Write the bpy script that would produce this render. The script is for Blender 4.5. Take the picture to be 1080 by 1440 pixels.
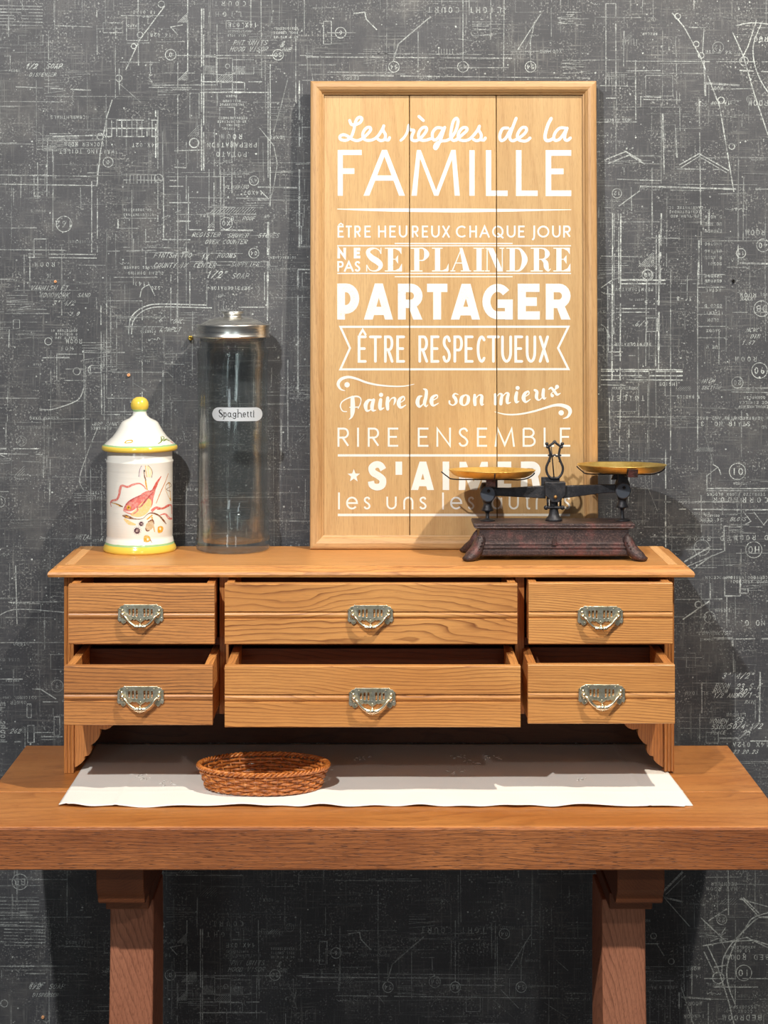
import bpy, bmesh, math, random
from mathutils import Vector, Matrix
for o in list(bpy.data.objects): bpy.data.objects.remove(o)
S = bpy.context.scene
COL = S.collection
PI = math.pi
F = 2500.0            # focal length in photo pixels; 1 px = 1 mm at a depth of 2.5 m
VX, VY = 530.0, 405.0 # vanishing point of the depth direction in the photograph
CZ = 1.442            # camera height

# ---------------- camera ----------------
cam = bpy.data.cameras.new('camera'); co = bpy.data.objects.new('camera', cam); COL.objects.link(co)
co.location = (0, 0, CZ); co.rotation_euler = (PI/2, 0, 0)
cam.sensor_fit = 'AUTO'; cam.sensor_width = 36; cam.lens = F/1440*36
cam.shift_x = (540-VX)/1440; cam.shift_y = -(720-VY)/1440
cam.clip_start = 0.05
S.camera = co
# ---------------- world ----------------
w = bpy.data.worlds.new('world'); S.world = w; w.use_nodes = True
bg = w.node_tree.nodes['Background']; bg.inputs[0].default_value = (0.80, 0.88, 1.0, 1); bg.inputs[1].default_value = 0.065
# ---------------- lamps of the shop: three ceiling track spots and a shop window ----------------
def spot(name, loc, aim, energy, col, ang=55, rad=0.03, blend=0.5):
    l = bpy.data.lights.new(name, 'SPOT'); l.energy = energy; l.color = col; l.spot_size = math.radians(ang)
    l.shadow_soft_size = rad; l.spot_blend = blend
    o = bpy.data.objects.new(name, l); COL.objects.link(o); o.location = loc
    o.rotation_euler = (Vector(aim)-Vector(loc)).to_track_quat('-Z', 'Y').to_euler()
spot('spot_light', (-0.73, 0.35, 2.80), (0.0, 2.6, 0.95), 256, (1.0, 0.965, 0.92), 70, 0.03, 0.6)
spot('spot_light', (0.88, 1.55, 3.05), (0.0, 2.6, 0.95), 232, (1.0, 0.90, 0.76), 75, 0.03, 0.6)
spot('spot_light', (0.85, -0.50, 2.55), (0.0, 2.6, 1.05), 38, (1.0, 0.96, 0.92), 60, 0.05, 0.6)
def area(name, loc, aim, energy, col, sx, sy):
    l = bpy.data.lights.new(name, 'AREA'); l.energy = energy; l.color = col; l.shape = 'RECTANGLE'; l.size = sx; l.size_y = sy
    o = bpy.data.objects.new(name, l); COL.objects.link(o); o.location = loc
    o.rotation_euler = (Vector(aim)-Vector(loc)).to_track_quat('-Z', 'Y').to_euler()
area('shop_window_light', (-1.6, -3.4, 1.9), (0, 2.6, 1.1), 19, (0.84, 0.97, 1.0), 0.5, 2.2)
area('shop_window_light', (1.3, -3.8, 1.9), (0, 2.6, 1.1), 12, (0.80, 0.95, 1.0), 0.4, 2.0)
# ---------------- colour management ----------------
S.view_settings.view_transform = 'Standard'; S.view_settings.look = 'None'
S.view_settings.exposure = 0.0; S.view_settings.gamma = 1.0; S.view_settings.use_curve_mapping = False

# =============== helpers ===============
def X(px, d): return (px-VX)*d/F
def Zh(py, d): return CZ-(py-VY)*d/F
def lin(r, g, b):
    f = lambda c: (c/255/12.92) if c/255 <= .04045 else ((c/255+.055)/1.055)**2.4
    return (f(r), f(g), f(b), 1)
def P(o, label=None, cat=None, group=None, kind=None):
    if label: o['label'] = label
    if cat: o['category'] = cat
    if group: o['group'] = group
    if kind: o['kind'] = kind
    return o
def empty(name, loc, label, cat, rz=0):
    o = bpy.data.objects.new(name, None); COL.objects.link(o); o.location = loc; o.rotation_euler = (0, 0, rz)
    o.empty_display_size = .05
    return P(o, label, cat)
class MB:
    def __init__(s): s.v = []; s.f = []; s.c = []; s.sm = []; s.col = None
    def add(s, vs, fs, smooth=False):
        n = len(s.v); s.v += [tuple(v) for v in vs]
        for f in fs: s.f.append(tuple(i+n for i in f)); s.c.append(s.col); s.sm.append(smooth)
    def box(s, x0, x1, y0, y1, z0, z1):
        s.add([(x0,y0,z0),(x1,y0,z0),(x1,y1,z0),(x0,y1,z0),(x0,y0,z1),(x1,y0,z1),(x1,y1,z1),(x0,y1,z1)],
              [(0,3,2,1),(4,5,6,7),(0,1,5,4),(1,2,6,5),(2,3,7,6),(3,0,4,7)])
    def prism(s, prof, fn0, fn1, smooth=False):       # prof 2D closed; fn maps a 2D point to 3D at each end
        n = len(prof); s.add([fn0(*p) for p in prof]+[fn1(*p) for p in prof],
              [(i, (i+1) % n, n+(i+1) % n, n+i) for i in range(n)], smooth)
        s.add([fn0(*p) for p in prof], [tuple(range(n))[::-1]]); s.add([fn1(*p) for p in prof], [tuple(range(n))])
    def lathe(s, prof, c=(0,0,0), n=48, closed=False, mod=None):
        vs = []; m = len(prof)
        for i in range(n):
            a = 2*PI*i/n
            for (r, z) in prof:
                k = mod(a, z, r) if mod else 1
                vs.append((c[0]+r*k*math.cos(a), c[1]+r*k*math.sin(a), c[2]+z))
        fs = []
        for i in range(n):
            j = (i+1) % n
            for k in range(m if closed else m-1):
                k2 = (k+1) % m
                fs.append((i*m+k, j*m+k, j*m+k2, i*m+k2))
        s.add(vs, fs, True)
    def tube(s, pts, r, n=8, closed=False, caps=True):
        pts = [Vector(p) for p in pts]; m = len(pts); vs = []
        rr = r if isinstance(r, (list, tuple)) else [r]*m
        up = None
        for i, p in enumerate(pts):
            if closed: t = pts[(i+1) % m]-pts[i-1]
            else: t = pts[min(i+1, m-1)]-pts[max(i-1, 0)]
            t.normalize()
            if up is None:
                up = Vector((0,0,1)) if abs(t.z) < .9 else Vector((0,1,0))
            a = t.cross(up)
            if a.length < 1e-4: a = t.cross(Vector((1,0,0)))
            a.normalize(); b = a.cross(t).normalized(); up = b
            for k in range(n):
                an = 2*PI*k/n; vs.append(p+a*(rr[i]*math.cos(an))+b*(rr[i]*math.sin(an)))
        fs = []
        for i in range(m if closed else m-1):
            j = (i+1) % m
            for k in range(n):
                k2 = (k+1) % n; fs.append((i*n+k, i*n+k2, j*n+k2, j*n+k))
        if not closed and caps: fs += [tuple(range(n))[::-1], tuple((m-1)*n+k for k in range(n))]
        s.add(vs, fs, True)
    def ball(s, c, r, n=12, sy=1, sz=1):
        prof = [(r*math.sin(PI*k/n)+1e-5, -r*sz*math.cos(PI*k/n)) for k in range(n+1)]
        s.lathe(prof, c, n*2)
    def build(s, name, mat, parent=None, bevel=0, seg=2, weld=True, loc=None, mid=None):
        me = bpy.data.meshes.new(name); me.from_pydata(s.v, [], s.f); 
        for p, sm in zip(me.polygons, s.sm): p.use_smooth = sm
        if any(c is not None for c in s.c):
            at = me.color_attributes.new('paint', 'FLOAT_COLOR', 'CORNER')
            for p, c in zip(me.polygons, s.c):
                for li in p.loop_indices: at.data[li].color = c or (1,1,1,1)
        if weld:
            bm = bmesh.new(); bm.from_mesh(me); bmesh.ops.remove_doubles(bm, verts=bm.verts, dist=1e-6)
            bmesh.ops.recalc_face_normals(bm, faces=bm.faces); bm.to_mesh(me); bm.free()
        me.materials.append(mat)
        o = bpy.data.objects.new(name, me); COL.objects.link(o)
        if parent: o.parent = parent
        if loc: o.location = loc
        if bevel:
            b = o.modifiers.new('bevel', 'BEVEL'); b.width = bevel; b.segments = seg; b.limit_method = 'ANGLE'; b.angle_limit = math.radians(40)
            b.harden_normals = False
        return o

# ---------- node helpers ----------
def mat_new(name):
    m = bpy.data.materials.new(name); m.use_nodes = True; nt = m.node_tree
    return m, nt, nt.nodes['Principled BSDF']
def N(nt, t, **k):
    n = nt.nodes.new(t)
    for a, b in k.items():
        if a.startswith('i_'):
            key = a[2:]; key = int(key) if key.isdigit() else key.replace('_', ' ')
            n.inputs[key].default_value = b
        else: setattr(n, a, b)
    return n
def L(nt, a, b): nt.links.new(a, b)
def math_(nt, op, a, b=None, c=None, clamp=False):
    n = N(nt, 'ShaderNodeMath', operation=op); n.use_clamp = clamp
    for i, v in enumerate((a, b, c)):
        if v is None: continue
        if isinstance(v, (int, float)): n.inputs[i].default_value = v
        else: L(nt, v, n.inputs[i])
    return n.outputs[0]
def noise(nt, vec, scale, detail=3, rough=.55, dist=0):
    n = N(nt, 'ShaderNodeTexNoise'); n.inputs['Scale'].default_value = scale; n.inputs['Detail'].default_value = detail
    n.inputs['Roughness'].default_value = rough; n.inputs['Distortion'].default_value = dist
    L(nt, vec, n.inputs['Vector']); return n.outputs['Fac']
def vmul(nt, vec, xyz):
    n = N(nt, 'ShaderNodeVectorMath', operation='MULTIPLY'); L(nt, vec, n.inputs[0]); n.inputs[1].default_value = xyz; return n.outputs[0]
def ramp(nt, fac, stops):
    n = N(nt, 'ShaderNodeValToRGB'); cr = n.color_ramp
    while len(cr.elements) < len(stops): cr.elements.new(.5)
    for e, (p, c) in zip(cr.elements, stops):
        e.position = p; e.color = c if len(c) == 4 else (*c, 1)
    L(nt, fac, n.inputs[0]); return n.outputs[0]
def mix(nt, fac, a, b, blend='MIX'):
    n = N(nt, 'ShaderNodeMix', data_type='RGBA', blend_type=blend)
    for i, v in ((0, fac), (6, a), (7, b)):
        if isinstance(v, (int, float)): n.inputs[i].default_value = v
        elif isinstance(v, tuple): n.inputs[i].default_value = v
        else: L(nt, v, n.inputs[i])
    return n.outputs[2]
def simple(name, col, rough=.5, metal=0, **k):
    m, nt, b = mat_new(name); b.inputs['Base Color'].default_value = col; b.inputs['Roughness'].default_value = rough; b.inputs['Metallic'].default_value = metal
    for a, v in k.items(): b.inputs[a.replace('_', ' ')].default_value = v
    return m

def wood(name, light, mid, dark, axis='x', freq=95, center=(.06, -.05), tilt=.10, warp=.010, rough=.5, ring=.75, pores=.3, fib=.35, bump=.25, stain=.25, rvar=1.0, coat=0.0, knots=0.0, gloss_var=.1):
    """Timber: growth rings round a tilted axis that runs along the board, fibres, pores and stains."""
    m, nt, b = mat_new(name)
    tc = N(nt, 'ShaderNodeTexCoord'); oi = N(nt, 'ShaderNodeObjectInfo')
    sep = N(nt, 'ShaderNodeSeparateXYZ'); L(nt, tc.outputs['Object'], sep.inputs[0])
    o = {'x': (0, 1, 2), 'z': (2, 1, 0), 'y': (1, 0, 2)}[axis]
    rnd = oi.outputs['Random']
    cb = N(nt, 'ShaderNodeCombineXYZ')
    a = math_(nt, 'ADD', sep.outputs[o[0]], math_(nt, 'MULTIPLY', rnd, 7.3*rvar)); L(nt, a, cb.inputs[0])
    c1 = math_(nt, 'ADD', sep.outputs[o[1]], math_(nt, 'MULTIPLY', rnd, 2.1*rvar)); L(nt, c1, cb.inputs[1])
    c2 = math_(nt, 'ADD', sep.outputs[o[2]], math_(nt, 'MULTIPLY', rnd, 3.7*rvar)); L(nt, c2, cb.inputs[2])
    vec = cb.outputs[0]
    n1 = noise(nt, vmul(nt, vec, (3.0, 11, 11)), 1, 2, .5)
    n2 = noise(nt, vmul(nt, vec, (14, 60, 60)), 1, 2, .5)
    wv = math_(nt, 'ADD', math_(nt, 'MULTIPLY', math_(nt, 'SUBTRACT', n1, .5), warp*6), math_(nt, 'MULTIPLY', math_(nt, 'SUBTRACT', n2, .5), warp*.7))
    # wandering pith
    r2 = math_(nt, 'FRACT', math_(nt, 'MULTIPLY', rnd, 13.7)); r3 = math_(nt, 'FRACT', math_(nt, 'MULTIPLY', rnd, 37.1))
    u1 = math_(nt, 'ADD', sep.outputs[o[1]], math_(nt, 'ADD', math_(nt, 'MULTIPLY', r2, .05*rvar), center[0]))
    u2 = math_(nt, 'ADD', sep.outputs[o[2]], math_(nt, 'ADD', math_(nt, 'MULTIPLY', r3, .10*rvar), center[1]))
    u2 = math_(nt, 'ADD', u2, math_(nt, 'MULTIPLY', sep.outputs[o[0]], tilt))
    rr = math_(nt, 'SQRT', math_(nt, 'ADD', math_(nt, 'MULTIPLY', u1, u1), math_(nt, 'MULTIPLY', u2, u2)))
    rr = math_(nt, 'ADD', rr, wv)
    ph = math_(nt, 'FRACT', math_(nt, 'MULTIPLY', rr, freq))
    rn = ramp(nt, ph, [(0, (0,0,0)), (.55, (.08,)*3), (.80, (.55,)*3), (.92, (1,1,1)), (1, (0,0,0))])
    n3 = noise(nt, vmul(nt, vec, (5, 45, 45)), 1, 2, .6)
    k = math_(nt, 'MULTIPLY', rn, math_(nt, 'MULTIPLY', ramp(nt, n3, [(.3, (.35,)*3), (.68, (1,)*3)]), ring))
    colr = mix(nt, ramp(nt, n1, [(.3, (0,)*3), (.7, (1,)*3)]), light, mid)
    colr = mix(nt, k, colr, dark)
    nf = noise(nt, vmul(nt, vec, (18, 900, 900)), 1, 3, .7)
    colr = mix(nt, math_(nt, 'MULTIPLY', ramp(nt, nf, [(.45, (0,)*3), (.7, (1,)*3)]), fib), colr, dark)
    npn = noise(nt, vmul(nt, vec, (70, 1500, 1500)), 1, 1, .5)
    por = ramp(nt, npn, [(.60, (0,)*3), (.68, (1,)*3)])
    colr = mix(nt, math_(nt, 'MULTIPLY', por, pores), colr, (dark[0]*.45, dark[1]*.4, dark[2]*.4, 1))
    ns = noise(nt, vmul(nt, vec, (4, 7, 7)), 1.7, 4, .6)
    colr = mix(nt, math_(nt, 'MULTIPLY', ramp(nt, ns, [(.5, (0,)*3), (.75, (1,)*3)]), stain), colr, (mid[0]*.55, mid[1]*.48, mid[2]*.45, 1))
    hs = N(nt, 'ShaderNodeHueSaturation'); L(nt, colr, hs.inputs['Color'])
    L(nt, math_(nt, 'ADD', math_(nt, 'MULTIPLY', r2, .16), .92), hs.inputs['Value'])
    L(nt, hs.outputs[0], b.inputs['Base Color'])
    L(nt, math_(nt, 'ADD', math_(nt, 'MULTIPLY', n1, gloss_var), rough-gloss_var/2), b.inputs['Roughness'])
    b.inputs['Coat Weight'].default_value = coat; b.inputs['Coat Roughness'].default_value = .3
    bp = N(nt, 'ShaderNodeBump'); bp.inputs['Strength'].default_value = bump; bp.inputs['Distance'].default_value = .0006
    hgt = math_(nt, 'SUBTRACT', 1.0, math_(nt, 'ADD', math_(nt, 'MULTIPLY', k, .6), math_(nt, 'ADD', math_(nt, 'MULTIPLY', nf, .5), math_(nt, 'MULTIPLY', por, .5))))
    L(nt, hgt, bp.inputs['Height']); L(nt, bp.outputs[0], b.inputs['Normal'])
    return m

PINE = dict(light=lin(218,160,94), mid=lin(198,136,73), dark=lin(112,60,28))
M = {}
M['pine'] = wood('pine_horizontal', **PINE, freq=190, rough=.42, tilt=.03, coat=.15, center=(-2.2, -.03), ring=.6)
M['pine_front'] = wood('pine_drawer_front', **PINE, freq=300, rough=.42, tilt=.035, warp=.005, coat=.15, ring=.95, center=(.035, -.02), fib=.3, pores=.15)
M['pine_wild'] = wood('pine_drawer_front_figured', **PINE, freq=105, rough=.42, tilt=.035, warp=.022, coat=.15, ring=1.0, center=(.02, -.0), rvar=.2, fib=.25, pores=.1)
M['pine_grey'] = wood('pine_drawer_front_streaked', light=lin(216,152,88), mid=lin(190,126,70), dark=lin(80,48,34), freq=250, rough=.45, tilt=.02, warp=.005, coat=.1, ring=1.0, center=(.05, .06), fib=.45, stain=.35)
M['pine_v'] = wood('pine_vertical', light=lin(206,140,78), mid=lin(184,116,58), dark=lin(124,68,32), axis='z', freq=230, rough=.45, tilt=.02, coat=.1, center=(.08, .04), ring=.8)
M['pine_depth'] = wood('pine_drawer_side', light=lin(214,150,84), mid=lin(194,126,64), dark=lin(120,70,36), axis='y', freq=260, rough=.5, tilt=.02)
M['pine_in_shaded'] = wood('pine_inner_shaded', light=lin(112,64,32), mid=lin(92,50,24), dark=lin(60,30,14), freq=160, rough=.6, tilt=.02)  # darker stain, with the shade inside the drawers put into the colour
M['pine_pale'] = wood('pine_end_strip', light=lin(238,186,126), mid=lin(228,170,108), dark=lin(190,130,76), axis='y', freq=200, rough=.5, tilt=.02, ring=.4)
M['oak'] = wood('oak_table_top', light=lin(200,136,74), mid=lin(176,110,54), dark=lin(118,62,28), freq=90, rough=.33, tilt=.06, coat=.2, pores=.45, fib=.35, center=(-.3, -.02), stain=.3, bump=.35, gloss_var=.14, ring=.45)
M['oak_edge_shaded'] = wood('oak_table_edge_shaded', light=lin(184,116,66), mid=lin(150,86,46), dark=lin(78,38,20), freq=210, rough=.5, tilt=.02, pores=.8, fib=.8, center=(-.25, .12), stain=.5, bump=.8, ring=.6, warp=.005)  # coarser grain; darker than the top because the front's shade is painted in
M['oak_leg'] = wood('oak_leg', light=lin(196,130,98), mid=lin(174,106,76), dark=lin(96,50,32), axis='z', freq=150, rough=.5, tilt=.25, pores=.35, fib=.3, center=(.05, -.02), ring=.55, bump=.5)
M['oak_block'] = wood('oak_corbel', light=lin(142,82,46), mid=lin(118,64,36), dark=lin(74,34,18), axis='y', freq=240, rough=.45, tilt=.05, pores=.4, ring=.5)
M['ply'] = wood('sign_plank', light=lin(196,163,115), mid=lin(186,149,98), dark=lin(156,114,68), axis='z', freq=36, rough=.6, tilt=.05, warp=.012, ring=.35, pores=.25, fib=.35, stain=.06, bump=.12, center=(.05, .02), gloss_var=.05)
M['ply_frame_v'] = wood('sign_frame_upright', light=lin(200,162,114), mid=lin(184,143,95), dark=lin(142,100,60), axis='z', freq=90, rough=.45, tilt=.03, warp=.008, ring=.4, pores=.3, stain=.15, center=(.05, .02))
M['ply_frame_h'] = wood('sign_frame_rail', light=lin(200,162,114), mid=lin(184,143,95), dark=lin(142,100,60), axis='x', freq=90, rough=.45, tilt=.03, warp=.008, ring=.4, pores=.3, stain=.15, center=(.05, .02))

# ---------- wallpaper base colour, shared by the wall and its print ----------
def wall_base(nt):
    tc = N(nt, 'ShaderNodeTexCoord'); v = tc.outputs['Object']
    big = noise(nt, v, 5.5, 5, .6); grain = noise(nt, v, 520, 3, .8)
    c = mix(nt, ramp(nt, big, [(.3, (0,)*3), (.7, (1,)*3)]), lin(48,51,57), lin(80,82,87))
    c = mix(nt, ramp(nt, grain, [(.35, (.0,)*3), (.68, (.75,)*3)]), c, lin(58,57,60))
    vs = noise(nt, vmul(nt, v, (420, 1, 22)), 1, 3, .65); hs = noise(nt, vmul(nt, v, (22, 1, 420)), 1, 3, .65)
    msk = noise(nt, v, 17, 4, .6)
    st = math_(nt, 'MAXIMUM', ramp(nt, vs, [(.54, (0,)*3), (.70, (1,)*3)]), ramp(nt, hs, [(.54, (0,)*3), (.69, (1,)*3)]))
    st = math_(nt, 'MULTIPLY', st, ramp(nt, msk, [(.42, (.12,)*3), (.72, (.75,)*3)]))
    c = mix(nt, math_(nt, 'MULTIPLY', st, .5), c, lin(160,162,158))
    sp = noise(nt, v, 330, 2, .6); ms2 = noise(nt, v, 26, 4, .65)
    sp = math_(nt, 'MULTIPLY', ramp(nt, sp, [(.55, (0,)*3), (.66, (1,)*3)]), ramp(nt, ms2, [(.44, (0.04,)*3), (.64, (1,)*3)]))
    c = mix(nt, math_(nt, 'MULTIPLY', sp, .62), c, lin(172,176,174))
    sm = noise(nt, vmul(nt, v, (9, 1, 9)), 1, 5, .7)
    c = mix(nt, math_(nt, 'MULTIPLY', ramp(nt, sm, [(.54, (0,)*3), (.74, (1,)*3)]), .16), c, lin(160,158,152))
    return v, c
m, nt, b = mat_new('wallpaper'); v, c = wall_base(nt); L(nt, c, b.inputs['Base Color']); b.inputs['Roughness'].default_value = .62
bp = N(nt, 'ShaderNodeBump'); bp.inputs['Strength'].default_value = .15; bp.inputs['Distance'].default_value = .0005
L(nt, noise(nt, v, 700, 2), bp.inputs['Height']); L(nt, bp.outputs[0], b.inputs['Normal'])
M['wall'] = m
m, nt, b = mat_new('wallpaper_chalk_print'); v, c = wall_base(nt); b.inputs['Roughness'].default_value = .62
at = N(nt, 'ShaderNodeAttribute'); at.attribute_name = 'paint'
wn = noise(nt, v, 420, 3, .75); wn2 = noise(nt, v, 60, 3, .6)
k = math_(nt, 'MULTIPLY', ramp(nt, wn, [(.36, (.12,)*3), (.56, (1,)*3)]), ramp(nt, wn2, [(.30, (.3,)*3), (.56, (1,)*3)]))
sepc = N(nt, 'ShaderNodeSeparateColor'); L(nt, at.outputs['Color'], sepc.inputs[0])
c = mix(nt, math_(nt, 'MULTIPLY', k, sepc.outputs[0], clamp=True), c, lin(226,234,232)); L(nt, c, b.inputs['Base Color'])
M['chalk'] = m

# =============== stroke lettering (y down, like a drawing) ===============
def arc(cx, cy, rx, ry, a0, a1, n=9):
    return [(cx+rx*math.cos(math.radians(a0+(a1-a0)*i/n)), cy+ry*math.sin(math.radians(a0+(a1-a0)*i/n))) for i in range(n+1)]
def smooth(p, n=6):
    out = []
    for i in range(len(p)-1):
        a, b_, c_, d = p[max(i-1, 0)], p[i], p[i+1], p[min(i+2, len(p)-1)]
        for k in range(n):
            t = k/n
            out.append(tuple(.5*((2*b_[j])+(-a[j]+c_[j])*t+(2*a[j]-5*b_[j]+4*c_[j]-d[j])*t*t+(-a[j]+3*b_[j]-3*c_[j]+d[j])*t*t*t) for j in range(len(b_))))
    out.append(tuple(p[-1])); return out
def ribbon(p, w=None, cap=False, closed=False):
    """list of polygons for a stroke; points (x,y) with constant w, or (x,y,w)."""
    q = []
    for a in p:
        if not q or math.hypot(a[0]-q[-1][0], a[1]-q[-1][1]) > 1e-7: q.append(a)
    if closed and len(q) > 2 and math.hypot(q[0][0]-q[-1][0], q[0][1]-q[-1][1]) < 1e-7: q.pop()
    n = len(q)
    if n < 2: return []
    W = [w if w is not None else a[2] for a in q]; Lf = []; Rt = []
    for i in range(n):
        if closed: a, c_ = q[i-1], q[(i+1) % n]
        else: a, c_ = q[max(i-1, 0)], q[min(i+1, n-1)]
        b_ = q[i]
        d1 = (b_[0]-a[0], b_[1]-a[1]); d2 = (c_[0]-b_[0], c_[1]-b_[1])
        l1 = math.hypot(*d1); l2 = math.hypot(*d2)
        if l1 < 1e-9: d1, l1 = d2, l2
        if l2 < 1e-9: d2, l2 = d1, l1
        n1 = (-d1[1]/l1, d1[0]/l1); n2 = (-d2[1]/l2, d2[0]/l2)
        m_ = (n1[0]+n2[0], n1[1]+n2[1]); ml = math.hypot(*m_)
        if ml < .2: m_ = n1; ml = 1; k_ = 1
        else: m_ = (m_[0]/ml, m_[1]/ml); k_ = min(1/max(m_[0]*n1[0]+m_[1]*n1[1], .3), 2.5)
        h = W[i]/2*k_
        Lf.append((b_[0]+m_[0]*h, b_[1]+m_[1]*h)); Rt.append((b_[0]-m_[0]*h, b_[1]-m_[1]*h))
    out = [[Lf[i], Lf[(i+1) % n], Rt[(i+1) % n], Rt[i]] for i in range(n if closed else n-1)]
    if cap and not closed:
        for i in (0, n-1): out.append([(q[i][0]+W[i]/2*math.cos(a), q[i][1]+W[i]/2*math.sin(a)) for a in [2*PI*k/10 for k in range(10)]])
    return out
SS = smooth([(.96,.17),(.78,.03),(.48,0),(.14,.08),(.06,.27),(.32,.43),(.70,.55),(.97,.74),(.84,.93),(.5,1),(.18,.96),(0,.82)], 3)
G = {
 'A': [[(0,1),(.5,0),(1,1)], [(.2,.66),(.8,.66)]],
 'B': [[(0,0),(0,1),(.5,1)]+arc(.55,.74,.45,.26,90,-90)+[(0,.48)], [(0,0),(.45,0)]+arc(.5,.24,.4,.24,-90,90)+[(.3,.48)]],
 'C': [arc(.58,.5,.58,.5,-48,-312,14)], 'D': [[(0,0),(0,1),(.4,1)]+arc(.4,.5,.6,.5,90,-90)+[(0,0)]],
 'E': [[(1,0),(0,0),(0,1),(1,1)], [(0,.48),(.85,.48)]], 'F': [[(1,0),(0,0),(0,1)], [(0,.48),(.75,.48)]],
 'G': [arc(.55,.5,.55,.5,-48,-360,14)+[(.6,.55)]], 'H': [[(0,0),(0,1)], [(1,0),(1,1)], [(0,.48),(1,.48)]],
 'I': [[(.5,0),(.5,1)]], 'J': [smooth([(.9,0),(.9,.8),(.7,1.12),(.1,1.25)], 4)], 'K': [[(0,0),(0,1)], [(1,0),(0,.6)], [(.35,.4),(1,1)]],
 'L': [[(0,0),(0,1),(1,1)]], 'M': [[(0,1),(.12,0),(.5,.95),(.88,0),(1,1)]], 'N': [[(0,1),(0,0),(1,1),(1,0)]],
 'O': [arc(.5,.5,.5,.5,0,360,18)], 'P': [[(0,1),(0,0),(.55,0)]+arc(.6,.27,.4,.27,-90,90)+[(0,.54)]],
 'Q': [arc(.5,.5,.5,.5,0,360,18), [(.55,.7),(1,1.08)]], 'R': [[(0,1),(0,0),(.5,0)]+arc(.58,.26,.4,.26,-90,90)+[(0,.52)], [(.42,.52),(1,1)]],
 'S': [SS], 'T': [[(0,0),(1,0)], [(.5,0),(.5,1)]], 'U': [[(0,0),(0,.62)]+arc(.5,.62,.5,.38,180,0)+[(1,0)]],
 'V': [[(0,0),(.5,1),(1,0)]], 'W': [[(0,0),(.25,1),(.5,.2),(.75,1),(1,0)]], 'X': [[(0,0),(1,1)], [(1,0),(0,1)]],
 'Y': [[(0,0),(.5,.5),(1,0)], [(.5,.5),(.5,1)]], 'Z': [[(0,0),(1,0),(0,1),(1,1)]],
 '0': [arc(.5,.5,.42,.5,0,360,14)], '1': [[(.25,.2),(.55,0),(.55,1)]], '2': [arc(.5,.3,.45,.3,180,370,7)+[(0,1),(1,1)]],
 '3': [smooth([(.05,.12),(.5,0),(.9,.22),(.45,.46),(.95,.72),(.5,1),(0,.86)], 3)], '4': [[(.75,1),(.75,0),(0,.68),(1,.68)]],
 '5': [[(.9,0),(.15,0),(.1,.42)]+arc(.45,.68,.5,.32,-110,130,7)], '6': [smooth([(.8,.02),(.3,.3),(.05,.7),(.5,1),(.9,.72),(.5,.48),(.1,.62)], 3)],
 '7': [[(0,0),(1,0),(.35,1)]], '8': [arc(.5,.25,.35,.25,90,450,10), arc(.5,.74,.45,.26,-90,270,10)], '9': [smooth([(.9,.35),(.5,.52),(.1,.28),(.5,0),(.9,.3),(.6,1)], 3)],
 '.': [[(.4,.92),(.6,1)]], ',': [[(.5,.9),(.35,1.15)]], '"': [[(.3,0),(.25,.25)], [(.7,0),(.65,.25)]], "'": [[(.5,0),(.45,.25)]],
 '/': [[(1,-.05),(0,1.05)]], '-': [[(.1,.5),(.9,.5)]], '(': [arc(.9,.5,.6,.6,130,230,5)], ')': [arc(.1,.5,.6,.6,-50,50,5)], '&': [smooth([(1,1),(.25,.3),(.5,0),(.75,.25),(.1,.75),(.4,1),(1,.6)], 3)],
 # lower case, box = x-height
 'l': [[(.5,-.38),(.5,1)]], 'e': [[(.06,.5),(1,.5)]+arc(.5,.5,.5,.5,0,-320,16)[1:]], 's': [SS], 'u': [[(0,0),(0,.6)]+arc(.5,.6,.5,.4,180,0)+[(1,0)]],
 'n': [[(0,1),(0,.4)]+arc(.5,.4,.5,.4,180,360)+[(1,1)]], 'a': [arc(.5,.5,.5,.5,0,360,18), [(1,0),(1,1)]], 't': [[(.35,-.3),(.35,.7)]+arc(.7,.72,.35,.28,180,90,4)+[(1,1)], [(0,.02),(.9,.02)]],
 'r': [[(0,1),(0,.5)]+arc(.6,.5,.6,.5,180,280,6)],
 'p': [[(0,0),(0,1.45)], arc(.5,.5,.5,.5,0,360,14)], 'g': [arc(.48,.45,.42,.42,0,360,14), smooth([(.9,.05),(.9,1.1),(.5,1.42),(.05,1.25)], 4)], 'h': [[(0,-.6),(0,1)], [(0,.4)]+arc(.5,.4,.5,.38,180,360)+[(1,1)]],
 'i': [[(.5,0),(.5,1)], [(.5,-.45),(.5,-.3)]],
}
def glyph(ch, x0, x1, y0, y1, w, cap=False):
    """polygons of one letter whose outer box is x0..x1, y0..y1"""
    h = w/2; out = []
    for st in G.get(ch, []):
        pts = [((x0+x1)/2 if ch in 'Il' else x0+h+(x1-x0-w)*p[0], y0+h+(y1-y0-w)*p[1]) for p in st]
        cl = len(st) > 4 and math.hypot(st[0][0]-st[-1][0], st[0][1]-st[-1][1]) < 1e-6
        if not cl and not cap:     # run butt ends out to the box
            def ext(a, b_):
                d = math.hypot(a[0]-b_[0], a[1]-b_[1]) or 1; return (a[0]+(a[0]-b_[0])/d*h, a[1]+(a[1]-b_[1])/d*h)
            if ch not in 'SsCGeRrPBDat': pts = [ext(pts[0], pts[1])]+pts[1:-1]+[ext(pts[-1], pts[-2])]
            elif ch in 'RPpr' : pts = [ext(pts[0], pts[1])]+pts[1:]
        out += ribbon(pts, w, cap, cl)
    return out

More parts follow.
